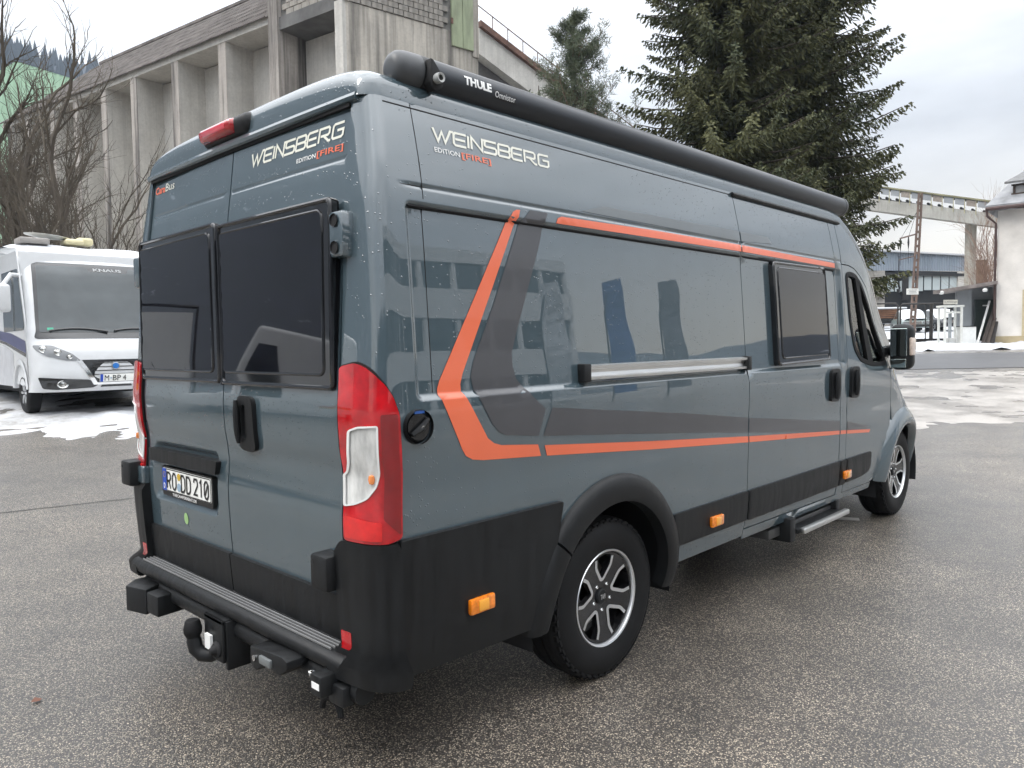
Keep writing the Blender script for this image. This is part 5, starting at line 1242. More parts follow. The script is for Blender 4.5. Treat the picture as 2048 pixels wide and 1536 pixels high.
# interior shapes behind the glass read as pale panels: dashboard and seats
hl = [(.62, .86), (.50, .80), (.98, .93), (1.07, 1.06), (1.08, 1.13), (.84, 1.08), (.60, .93)]
hl = [(1.085, 1.10), (.86, 1.09), (.62, .96), (.50, .845), (.72, .86), (.95, .93), (1.06, 1.02)]
for sg in (1, -1):
    h_ = patch('headlight', [rounded([(sg*x, z) for x, z in hl], .03)], MF, mat('headlight_silver', (.20, .205, .21), .15, .3, coat=1, var=.1), mh, off=.010, thick=.02, step=.04, us=[sg*x for x in (.6, .7, .8, .9, 1.0)], vs=(.9, .95, 1.0, 1.05))
    for x, z, r_ in ((.97, 1.035, .062), (.80, .985, .055), (.66, .915, .042)):
        b = MB(); p, n = MF(np.array([sg*x]), np.array([z]), np.array([.008])); b.lathe([(r_, .0), (r_*.92, -.02), (r_*.7, -.012), (r_*.45, -.022), (.0001, -.028)], 'X', 18); V = [(p[0][0]+v[0], p[0][1]+v[1], p[0][2]+v[2]) for v in b.V]; bb = MB(); bb.add(V, b.F); bb.build('lamp', mat('lamp_chrome', (.62, .62, .60), .12, 1, var=.3, vs=60), h_)
    patch('fog_surround', [rounded([(sg*x, z) for x, z in [(1.06, .60), (1.0, .42), (.82, .36+.04), (.34, .42), (.26, .47), (.40, .545), (.80, .575)]], .03)], MF, MGB, mh, off=.006, thick=.01, step=.04, us=[sg*x for x in lines(.3, 1.05, .07)], vs=(.42, .46, .5, .54))
    b = MB(); p, n = MF(np.array([sg*.76]), np.array([.49]), np.array([.01])); b.lathe([(.085, 0), (.08, -.02), (.055, -.01), (.05, -.02), (.0001, -.026)], 'X', 20); bb = MB(); bb.add([(p[0][0]+v[0], p[0][1]+v[1], p[0][2]+v[2]*.75) for v in b.V], b.F); bb.build('fog_light', MATS['lamp_chrome'], mh)
gr_ = patch('grille', [rounded([(-.50, .86), (.50, .86), (.30, .50), (-.30, .50)], .02)], MF, MGB, mh, off=.006, thick=.01, step=.06)
patch('grille_frame', [rounded([(-.57, .865), (-.50, .865), (-.29, .50), (.29, .50), (.50, .865), (.57, .865), (.34, .465), (-.34, .465)], .01)], MF, SILVER, gr_, off=.010, thick=.01, step=.06)
for z in (.62, .68, .74, .80): patch('grille_bar', [[(-.34, z), (.34, z), (.34, z+.012), (-.34, z+.012)]], MF, STEELD, gr_, off=.012, thick=.006, step=.06)
b = MB(); p, n = MF(np.array([.02]), np.array([.755]), np.array([.01])); b.lathe([(.062, 0), (.060, -.016), (.054, -.018), (.0001, -.02)], 'X', 22); bb = MB(); bb.add([(p[0][0]+v[0], p[0][1]+v[1], p[0][2]+v[2]) for v in b.V], b.F); em = bb.build('emblem', mat('emblem_rim', (.5, .55, .6), .2, .8), gr_)
b = MB(); b.lathe([(.046, -.019), (.0001, -.024)], 'X', 20); bb = MB(); bb.add([(p[0][0]+v[0]-.001, p[0][1]+v[1], p[0][2]+v[2]) for v in b.V], b.F); bb.build('emblem_disc', mat('emblem_blue', (.02, .16, .50), .25, coat=1), em)
mp_ = patch('number_plate', [[(-.26, .515), (.26, .515), (.26, .625), (-.26, .625)]], MF, PLATEW, mh, off=.03, thick=.03, step=.1)
patch('country_band', [[(.215, .517), (.258, .517), (.258, .623), (.215, .623)]], MF, EUBLUE, mp_, off=.0312, thick=0, step=.1)
for s_, x0, x1 in (('M', .195, .130), ('BP', .075, -.045), ('4', -.075, -.125)):
    V, F = text2d(s_); decal('character', V, F, MF, INK, mp_, .032, (x0, .53, x1, .61))
V2 = [(.1*0+.102+.012*math.cos(a), .57+.012*math.sin(a)) for a in np.linspace(0, 2*PI, 12, endpoint=False)]; decal('seal', V2, [tuple(range(12))], MF, mat('seal_blue', (.28, .38, .48), .5), mp_, .032)
patch('lower_grille', [rounded([(-.24, .425), (.24, .425), (.22, .455), (-.22, .455)], .01)], MF, MGB, mh, off=.006, thick=.01, step=.06)
# side: window, stripe, arch, wheel, mirror
mw = patch('side_window', [rounded([(.66, 1.42), (.95, 2.33), (2.1, 2.33), (2.1, 1.34), (.72, 1.34)], .04)], MS, mat('tinted_side_glass', (.02, .03, .028), .04, coat=1), mh, off=.006, thick=.01, step=.3)
b = MB(); b.bx(1.30, 1.325, HW+.004, HW+.02, 1.34, 2.33); b.build('window_bar', SILVER, mw)
patch('navy_stripe', [[(.62, 1.17), (.62, .98), (2.0, 1.17), (3.2, 1.28), (3.2, 1.42), (1.6, 1.31)]], MS, NAVY, mh, off=.004, thick=0, step=.3)
patch('black_stripe', [[(.62, .975), (.62, .915), (2.0, 1.12), (3.2, 1.24), (3.2, 1.275), (2.0, 1.165)]], MS, MGB, mh, off=.004, thick=0, step=.3)
patch('grey_panel', [[(1.5, .43), (6.9, .43), (6.9, 1.20), (3.2, 1.20), (2.0, 1.08), (1.5, .98)]], MS, LGREY, mh, off=.003, thick=0, step=.4)
b = MB(); an = np.linspace(.1, PI-.1, 18); V = []
for a in an:
    for r_, o_ in ((.40, -.05), (.41, .02), (.46, .03), (.50, .012)): V.append((1.05+r_*math.cos(a), HW+o_, .36+r_*1.05*math.sin(a)))
b.add(V, [(i*4+j, i*4+4+j, i*4+5+j, i*4+1+j) for i in range(17) for j in range(3)]); b.build('arch_trim', MW, mh)
def simple_wheel(x, y, R, w, parent, z=None, m2=None):
    z = R if z is None else z; sg = 1 if y > 0 else -1
    b = MB(); b.lathe([(R*.58, sg*.0), (R*.72, sg*.012), (R*.9, sg*.004), (R*.98, -sg*.02), (R, -sg*.04), (R, -sg*(w-.04)), (R*.6, -sg*w)], 'Y', 32, (x, y, z)); w_ = b.build('wheel', RUBBER, parent)
    b = MB(); b.lathe([(R*.60, -sg*.0), (R*.56, -sg*.03), (R*.25, -sg*.05), (R*.2, -sg*.02), (.0001, -sg*.02)], 'Y', 24, (x, y, z)); rm = b.build('rim', MATS['gloss_wheel_black'], w_)
    for k in range(6):
        a = k*PI/3; b = MB(); b.box((x+R*.36*math.cos(a), y-sg*.012, z+R*.36*math.sin(a)), (R*.46, .02, R*.10), ry=-a); b.build('spoke', ALU if m2 is None else m2, w_)
    return w_
for y in (HW-.03, -HW+.03): simple_wheel(1.05, y, .335, .22, mh); simple_wheel(5.0, y, .335, .22, mh)
b = MB(); b.bx(.7, 6.9, -.9, .9, .30, .46); b.bx(.58, 1.55, -.95, .95, .46, .8); b.build('underbody', DARKP, mh)
b = MB(); b.bx(.62, .86, HW+.16, HW+.36, 1.62, 2.06); mm = b.build('mirror', MW, mh, bevel=.05, seg=3)
b = MB(); b.tube([(.95, HW-.1, 2.22), (.82, HW+.12, 2.22), (.75, HW+.24, 2.05)], .035, 8); b.build('mirror_arm', MW, mm)
# satellite dish with its cream base on the roof
dish = empty('satellite_dish', (0, 0, 0)); dish.parent = mh
bpy.data.objects.remove(dish)
b = MB(); b.box((1.75, .12, 2.90), (.42, .30, .10)); b.box((1.78, -.08, 2.93), (.22, .26, .14)); sdsh = b.build('satellite_dish', CREAMP, mh, bevel=.05, seg=3)
b = MB(); b.lathe([(.0001, .0), (.2, .008), (.36, .035), (.37, .045), (.2, .03), (.0001, .02)], 'Z', 26); bb = MB(); bb.add([(1.85+v[0]*.75, .48+v[1]*.95, 2.955+v[2]+.08*v[1]) for v in b.V], b.F); bb.build('dish', mat('dish_white', (.62, .62, .58), .5), sdsh)
b = MB(); b.bx(1.35, 1.75, .55, 1.0, 2.80, 2.90); b.build('roof_hatch', mat('grey_hatch', (.30, .28, .26), .5), mh, bevel=.03)

# ------------------------------------------------------------------ the far side of the street
HOUSEM = mat('cream_plaster', (.66, .625, .58), .9, var=.16, vs=.9, bs=12, bst=.3, bd=.02); ROOFM = mat('roof_brown', (.075, .045, .04), .7, var=.3, vs=2)
SNOWR = MATS['clean_snow']; TIMBER = mat('dark_timber', (.06, .042, .032), .8, var=.3, vs=3)
def facing_box(px0, px1, py_top, depth, deep, zbase=None, ang=0.0):
    """corner points of an upright block whose front spans two pixel columns at a depth"""
    a, c = at(px0, py_top, depth), at(px1, py_top, depth); return a, c
house = empty('white_house', gat(2080, 36.5)); tag(house, 'cream plastered house with half timbered roof gable at right edge', 'house')
hz0 = float(gat(1998, 36)[2])
ha = at(1996, 421, 36); hb = at(2420, 421, 37.5); ztop = ha[2]
HD = np.array([*(.75*RX-.66*RY), 0]); HD = HD/np.linalg.norm(HD); HL = 9.0; HN = np.array([-HD[1], HD[0], 0]); HN = HN if HN@np.array([*DH[:2], 0]) > 0 else -HN
h0 = ha*np.array([1, 1, 0])
def hp_(u, b_, z): return h0+HD*u+HN*b_+np.array([0, 0, z])
def hslab(u0, u1, b0, b1, z0, z1): return slab(hp_, u0, u1, b0, b1, z0, z1)
b = MB(); b.add(*hslab(0, HL, 0, 8, hz0-1, ztop-.02)); sub(b, 'wall', HOUSEM, house, flat=True)
b = MB(); b.add(*hslab(-.01, HL, -.03, .0, hz0-1, hz0+.36)); sub(b, 'plinth', mat('ochre_plinth', (.46, .38, .24), .9, var=.15, vs=1.5), house, flat=True)
b = MB(); b.add(*hslab(1.05, 1.17, -.05, -.002, hz0+.361, hz0+2.4)); b.add(*hslab(1.05, 2.4, -.05, -.002, hz0+2.402, hz0+2.52)); sub(b, 'door_frame', mat('ochre_frame', (.50, .42, .26), .7), house, flat=True)
b = MB(); b.add(*hslab(1.172, 2.4, -.03, -.002, hz0+.37, hz0+2.4)); sub(b, 'garage_door', mat('pale_blue_door', (.55, .58, .62), .6), house, flat=True)
b = MB()
E0 = hp_(-.45, -.45, ztop)
V = [hp_(-.45, -.45, ztop), hp_(HL, -.45, ztop), hp_(HL, 4, ztop+3.6), hp_(1.9, 4, ztop+3.6), hp_(-.45, 8.5, ztop), hp_(-.45, -.45, ztop+.22), hp_(HL, -.45, ztop+.22), hp_(HL, 4, ztop+3.82), hp_(1.9, 4, ztop+3.82), hp_(-.45, 8.5, ztop+.22)]
b.add(V, [(0, 1, 2, 3), (0, 3, 4), (5, 8, 7, 6), (5, 9, 8), (0, 5, 6, 1), (0, 4, 9, 5)]); sub(b, 'roof', mat('snowy_roof', (.24, .245, .255), .7, var=.4, vs=1.5), house, flat=True)
b = MB(); b.tube([hp_(-.42, -.5, ztop+.05), hp_(HL, -.5, ztop+.05)], .09, 8); sub(b, 'gutter', ROOFM, house)
b = MB(); b.tube([hp_(-.38, -.5, ztop), hp_(-.36, -.46, ztop-.28), hp_(-.06, -.08, ztop-.62), hp_(-.06, -.08, hz0)], .055, 8); sub(b, 'downpipe', ROOFM, house)
dm = MB(); dm.add(*hslab(.55, 2.6, .2, 2.5, ztop+.25, ztop+1.15)); d2 = sub(dm, 'dormer', mat('dormer_grey', (.36, .36, .36), .7), house, flat=True)
for u in (.56, 1.05, 1.55, 2.05): b = MB(); b.add(*hslab(u, u+.10, .14, .198, ztop+.25, ztop+1.15)); child(sub(b, 'timber_post', TIMBER, house, flat=True), house)
for z in (.30, .66, 1.08): b = MB(); b.add(*hslab(.50, 2.6, .12, .139, ztop+z, ztop+z+.09)); sub(b, 'timber_rail', TIMBER, house, flat=True)
b = MB(); b.add([hp_(.25, -.1, ztop+1.18), hp_(2.6, -.1, ztop+1.18), hp_(2.6, 2, ztop+2.3), hp_(1.5, 2, ztop+2.3), hp_(.25, -.1, ztop+1.28), hp_(2.6, -.1, ztop+1.28), hp_(2.6, 2, ztop+2.4), hp_(1.5, 2, ztop+2.4)], [(0, 1, 2, 3), (4, 7, 6, 5), (0, 4, 5, 1), (0, 3, 7, 4)]); sub(b, 'dormer_roof', mat('slate_roof', (.13, .13, .13), .6, var=.3), house, flat=True)
# lean-to shed between the house and the pole
shed = empty('lean_to_shed', gat(1945, 37)); tag(shed, 'grey lean-to shed with sloping roof and dark green door beside the house', 'shed')
SG = mat('shed_grey', (.27, .285, .295), .8, var=.12, vs=1.2)
s0, s1 = at(1868, 582, 35.4), at(1996, 562, 36.2)
up = np.array([0, 0, 1.0]); bk = np.array([DH[0], DH[1], 0])
bks = np.array([*(RX*.60+RY*.80), 0]); b = MB(); V = [s0-bks*.3, s1-bks*.3, s1+bks*4+up*.2, s0+bks*4+up*.2]; b.add(V+[v-up*.16 for v in V], [(0, 1, 2, 3), (4, 7, 6, 5), (0, 4, 5, 1), (0, 3, 7, 4), (1, 5, 6, 2)]); sub(b, 'roof', mat('shed_roof_board', (.22, .19, .175), .8, var=.3, vs=3), shed, flat=True)
def wall_quad(px0, px1, py0a, py0b, dep, m, name, parent, base=None, thick=.15):
    a = at(px0, py0a, dep); c = at(px1, py0b, dep); a0 = a.copy(); c0 = c.copy(); a0[2] = (hz0-.6) if base is None else base; c0[2] = a0[2]
    b = MB(); V = [a, c, c0, a0]; b.add(V+[v+bk*thick for v in V], [(0, 1, 2, 3), (4, 7, 6, 5), (0, 4, 5, 1), (1, 5, 6, 2), (0, 3, 7, 4)]); return sub(b, name, m, parent, flat=True)
wall_quad(1914, 1944, 583, 579, 36.9, SG, 'wall', shed); wall_quad(1942, 1996, 578, 572, 37.6, SG, 'wall', shed)
wall_quad(1951, 1994, 599, 599, 37.4, mat('dark_green_door', (.035, .05, .045), .5, var=.15), 'door', shed, thick=.08)
a = at(1971, 611, 37.35); b = MB(); b.box(a, (.28, .02, .06), rz=math.atan2(_r[1], _r[0])); sub(b, 'door_sign', WHITE, shed, flat=True)
for px, py in ((1883, 584), (1970, 579)):
    b = MB(); q = at(px, py, 35.3); b.lathe([(.0001, -.12), (.09, -.10), (.11, 0), (.05, .05)], 'Z', 12, tuple(q)); sub(b, 'round_lamp', mat('lamp_white', (.7, .7, .68), .3), shed)
# things standing before the shed
rzs = math.atan2(_r[1], _r[0])
for i, (px, dpx, hgt, w_, colr, lab) in enumerate(((1955, 24, 2.0, .09, (.62, .62, .60), 'white board leaning steeply against the shed door'), (1966, 24, 1.75, .16, (.045, .035, .03), 'dark plank leaning beside the white board'), (1975, 20, 1.65, .18, (.07, .055, .045), 'brown plank in the middle of the leaning stack'), (1984, 12, 1.5, .2, (.03, .026, .024), 'short dark plank nearest the house downpipe'))):
    f0 = at(px, 689, 35.6); f0[2] = float(ground_z(f0[0], f0[1]))+.1; tp = at(px+dpx, 600, 36.6); tp[2] = f0[2]+hgt
    b = MB(); seg_box(f0, tp, w_, .04, b); tag(b.build('leaning_plank', mat('plank_%d' % i, colr, .8, var=.25, vs=4), flat=True), lab, 'plank', 'planks leaning at the shed')
c = gat(1930, 34.6); b = MB(); b.box((c[0], c[1], c[2]+.45), (.72, .5, .86), rz=rzs); pump = b.build('white_cabinet', mat('cabinet_white', (.74, .74, .71), .5, var=.06), bevel=.02); tag(pump, 'plain white metal cabinet standing in the snow before the shed', 'cabinet')
b = MB(); b.box((c[0], c[1], c[2]+.895), (.78, .54, .03), rz=rzs); b.build('lid', STEELD, pump); 
b = MB(); b.tube([(c[0]+_r[0]*.36, c[1]+_r[1]*.36, c[2]+.85), (c[0]+_r[0]*.46, c[1]+_r[1]*.46, c[2]+.80), (c[0]+_r[0]*.46, c[1]+_r[1]*.46, c[2]+.35), (c[0]+_r[0]*.37, c[1]+_r[1]*.37, c[2]+.3)], .02, 6); b.build('handle_bar', STEELD, pump)
# white tyre-inflator frame with its sign
fr0 = gat(1899, 34.3); kiosk = empty('white_stand', fr0, rzs); tag(kiosk, 'open white metal stand with a small sign on top at the street', 'stand')
FW = mat('stand_white', (.66, .66, .62), .5, var=.08)
for x in (-.36, .38):
    for y in (-.25, .25): b = MB(); b.bx(x-.04, x+.04, y-.04, y+.04, 0, 1.78); b.build('post', FW, kiosk)
b = MB(); b.bx(-.46, .48, -.30, .30, 1.782, 1.86); b.build('top_board', FW, kiosk); b = MB(); b.bx(-.36, .38, -.22, -.19, 1.50, 1.58); b.build('cross_bar', FW, kiosk); b = MB(); b.bx(-.05, .07, -.04, .04, .0, 1.5); b.build('inner_post', mat('stand_grey', (.30, .32, .33), .5), kiosk)
b = MB(); b.bx(-.15, .2, -.2, .2, .03, .40); b.build('pump_box', mat('pump_grey', (.42, .42, .40), .5), kiosk, bevel=.03)
b = MB(); b.bx(-.46, .16, -.305, -.285, 1.90, 2.10); sg_ = b.build('sign_board', mat('sign_cream', (.55, .53, .46), .6), kiosk)
V, F = text2d('Für Werkstattwagen'); V = (V-V.min(0))/(V.max(0)-V.min(0)); raw('lettering', [(-.42+.54*q[0], -.3065, 1.95+.10*q[1]) for q in V], F, INK, sg_)
# gate of two frames
gz = gat(1800, 38.5)
def gate_leaf(px0, px1, lab):
    a, c = at(px0, 608, 38.3), at(px1, 607, 38.3); za = float(ground_z(a[0], a[1])); g_ = empty('gate', (a[0], a[1], za)); tag(g_, lab, 'gate', 'gate leaves across the lot entrance')
    b_ = np.array([0, 0, 1.0]); bot_a = np.array([a[0], a[1], za+.12]); bot_c = np.array([c[0], c[1], float(ground_z(c[0], c[1]))+.12])
    GM = mat('gate_steel', (.045, .042, .038), .5, .4, var=.3)
    b = MB(); b.tube([bot_a, a-b_*.12, a+(c-a)*.04, c-(c-a)*.04, c-b_*.12, bot_c], .042, 6); sub(b, 'frame', GM, g_)
    b = MB(); seg_box(bot_a+b_*.06, bot_c+b_*.06, .10, .20, b); sub(b, 'bottom_rail', GM, g_)
    b = MB(); m_ = (a+c)/2; b.tube([np.array([m_[0], m_[1], bot_a[2]]), m_], .03, 6); sub(b, 'upright', GM, g_)
gate_leaf(1700, 1796, 'left leaf of the dark steel gate, partly hidden by the van mirror'); gate_leaf(1801, 1902, 'right leaf of the dark steel gate before the snowy sedan')
b = MB(); q = at(1863, 607, 38.2); z_ = float(ground_z(q[0], q[1])); b.bx(q[0]-.07, q[0]+.07, q[1]-.07, q[1]+.07, z_, q[2]); tag(b.build('gate_post', MATS['gate_steel']), 'thick dark gate post before the right end of the snowy sedan', 'post')
# pole with cross arm, wires and sign plate
pb, pt = at(1825, 655, 46), at(1841, 386, 46); pole = empty('power_pole', pb); tag(pole, 'tall rusty lattice power pole with cross arm and white sign', 'pole')
PM = mat('rusty_pole', (.15, .105, .085), .75, .2, var=.35, vs=1.5)
ax_ = (pt-pb)/np.linalg.norm(pt-pb); pb = pb-ax_*3
for s_ in (-.09, .09):
    b = MB(); o_ = np.array([_r[0], _r[1], 0])*s_; b.tube([pb+o_*1.6, pt+o_], .07, 4); sub(b, 'leg', PM, pole)
b = MB()
n_ = 26
for i in range(n_):
    p = pb+(pt-pb)*(i+.5)/n_; b = MB(); b.box(p, (.22, .05, .16), rz=rzs); sub(b, 'batten', PM, pole, flat=True)
ca, cb_ = at(1800, 477, 46), at(1833, 468, 46); b = MB(); b.tube([ca, cb_], .05, 6); sub(b, 'cross_arm', PM, pole)
for px, py in ((1801, 478), (1817, 474)):
    q = at(px, py, 46); b = MB(); b.tube([q, q-up*.35, q-up*.7], [.03, .06, .02], 6); sub(b, 'insulator', STEELD, pole)
    b = MB(); b.tube([q-up*.7, q-up*1.6], .012, 4); b.tube([q, at(1833, 425, 46)], .012, 4); sub(b, 'wire', STEELD, pole)
ca, cb_ = at(1798, 520, 46), at(1830, 512, 46); b = MB(); b.tube([ca, cb_], .035, 6); sub(b, 'lower_arm', PM, pole)
q = at(1825, 583, 45.7); b = MB(); b.box(q, (.72, .03, .36), rz=rzs); sgn_ = sub(b, 'sign_plate', mat('sign_white', (.68, .68, .64), .6), pole, flat=True)
for i_, (w_, dz) in enumerate(((.5, .09), (.42, .0), (.5, -.09))):
    b = MB(); b.box(q-bk*.02+up*dz, (w_, .01, .035), rz=rzs); sub(b, 'print_line', mat('faded_print', (.32, .32, .32), .7), pole, flat=True)
# corrugated workshop hall behind the lot
hall = empty('workshop_hall', gat(1815, 78)); tag(hall, 'workshop hall with blue grey corrugated fascia and tall windows behind the lot', 'hall')
CORR = mat('blue_corrugated', (.34, .39, .45), .5, .2, var=.14, vs=.4, stretch=(1, 1, .2))
V = []; n_ = 120; tl, trr = at(1640, 497, 78), at(1933, 512, 80); zb_l, zb_r = at(1640, 540, 78)[2], at(1933, 542, 80)[2]
for i in range(n_):
    f = i/(n_-1); p = tl+(trr-tl)*f; p = p+bk*(.14*(i % 2)); q = p.copy(); q[2] = zb_l+(zb_r-zb_l)*f; V += [p, q]
b = MB(); b.add(V, [(2*i, 2*i+1, 2*i+3, 2*i+2) for i in range(n_-1)]); sub(b, 'fascia', CORR, hall, flat=True)
b = MB(); V = [tl-bk*.3, trr-bk*.3, trr+bk*14, tl+bk*14]; b.add(V+[v+up*.15 for v in V], [(0, 3, 2, 1), (4, 5, 6, 7), (0, 1, 5, 4)]); sub(b, 'roof', SNOWR, hall, flat=True)
wall_quad(1640, 1770, 541, 541, 79, mat('hall_block_wall', (.36, .34, .31), .9, var=.3, vs=1.2), 'block_wall', hall, base=2)
BLK = mat('hall_block', (.34, .325, .30), .9, var=.35, vs=.8); fb = True; bm0 = None
for row in range(9):
    for c_ in range(4):
        q = at(1749+c_*5.6+(2.8 if row % 2 else 0), 547+row*5.4, 78.93); 
        if fb: b = MB(); b.bx(-.135, .135, -.05, .05, -.125, .125); bm0 = b.build('block', BLK, None, flat=True); o = bm0; fb = False
        else: o = bm0.copy(); COL.objects.link(o)
        child(o, hall); o.location = q; o.rotation_euler = (0, 0, rzs)
wall_quad(1770, 1933, 541, 543, 79.4, mat('hall_dark', (.018, .019, .02), .8), 'dark_wall', hall, base=2)
PANE = mat('milky_pane', (.50, .56, .57), .15, coat=.3, var=.12, vs=.3)
for i, (x0, x1, y1) in enumerate(((1774, 1788, 583), (1790, 1804, 583), (1817, 1830, 582), (1832, 1846, 582), (1848, 1863, 580), (1865, 1880, 580), (1882, 1897, 578), (1899, 1914, 577))):
    a = at(x0, 549 if i < 2 else 547, 79.3); c = at(x1, y1, 79.3); w_ = np.linalg.norm((c-a)[:2]); m_ = (a+c)/2
    b = MB(); b.box(m_, (w_, .06, abs(a[2]-c[2])), rz=rzs); pn = sub(b, 'window', PANE, hall, flat=True)
for x0, x1 in ((1804.5, 1816.5), (1914.5, 1932)):
    a = at(x0, 544, 79.2); c = at(x1, 600, 79.2); m_ = (a+c)/2; b = MB(); b.box(m_, (np.linalg.norm((c-a)[:2]), .2, abs(a[2]-c[2])), rz=rzs); sub(b, 'column', mat('hall_column_dark', (.02, .02, .02), .7) if x0 < 1900 else CONC, hall, flat=True)
b = MB(); a = at(1770, 545, 79.1); c = at(1934, 547, 79.1); seg_box(a, c, .2, .3, b); sub(b, 'lintel', STEELD, hall, flat=True)
# crane hook
q = at(1797.5, 556, 76); hook = empty('crane_hook', q); tag(hook, 'black crane hook block hanging before the hall window', 'crane hook')
b = MB(); b.lathe([(.0001, .36), (.2, .33), (.5, .1), (.5, -.05), (.28, -.28), (.0001, -.34)], 'Z', 18); b.build('hook_block', STEELD, hook)
b = MB(); b.tube([(0, 0, -.3), (0, 0, -.75)], .1, 8); b.tube([(.3*math.sin(a), 0, -1.1+.3*math.cos(a)) for a in np.linspace(-.1, 4.7, 14)], .11, 8); b.build('hook', STEELD, hook)
b = MB(); b.tube([(0, 0, .3), (0, 0, 2.2)], .05, 6); b.build('hook_cable', STEELD, hook)
# conveyor bridge overhead with its pillar
br = empty('conveyor_bridge', at(1850, 420, 60)); tag(br, 'high concrete conveyor bridge with steel walkway crossing the sky at right', 'bridge')
a, c = at(1690, 392, 66), at(2030, 434, 58); b = MB(); seg_box(a, c, 1.6, .98, b); sub(b, 'concrete_beam', concrete('bridge_concrete', (.38, .37, .335), .35), br, flat=True)
a2, c2 = at(1690, 366, 66), at(2030, 410, 58)
b = MB(); seg_box(a2, c2, 2.2, .12, b); sub(b, 'roof_sheet', mat('mossy_sheet', (.20, .19, .11), .8, var=.35, vs=1), br, flat=True)
PANELB = mat('bridge_panel', (.24, .25, .26), .6, var=.25, vs=.8)
sdv = np.cross((c2-a2)/np.linalg.norm(c2-a2), up); sdv = sdv if sdv@bk < 0 else -sdv
for i in range(16):
    f0, f1 = i/16+.004, (i+1)/16-.006; b = MB(); p, q = a2+(c2-a2)*f0+sdv*1.0, a2+(c2-a2)*f1+sdv*1.0; seg_box(p-up*.16, q-up*.16, .05, .48, b); sub(b, 'side_panel', PANELB if i % 3 else mat('bridge_panel_rust', (.22, .19, .16), .7, var=.3), br, flat=True)
    b = MB(); b.tube([q+up*-.1, q-up*1.25], .035, 5); sub(b, 'post', mat('yellowed_post', (.38, .35, .22), .6), br)
    p = a2+(c2-a2)*((i+.5)/16); b = MB(); b.tube([p-up*.85-sdv*.6, p-up*.85+sdv*.6], .10, 8); sub(b, 'roller', STEELD, br)
b = MB(); seg_box(a2-up*.95, c2-up*.95, .9, .10, b); sub(b, 'belt', STEELD, br, flat=True)
p = at(1942, 441, 60.5); z_ = float(ground_z(p[0], p[1])); b = MB(); b.box((p[0], p[1], (p[2]+z_)/2-.2), (.62, .6, p[2]-z_+.2), rz=rzs); sub(b, 'pillar', concrete('pillar_concrete', (.38, .36, .31), .6), br, bevel=.04)
p = at(1957, 520, 62); b = MB(); b.box((p[0]+.2, p[1], (p[2]+z_)/2), (.9, .8, p[2]-z_), rz=rzs); tag(b.build('brick_pier', mat('brown_brick', (.20, .13, .085), .9, var=.35, vs=2), flat=True), 'short brown brick pier right of the bridge pillar', 'pier')
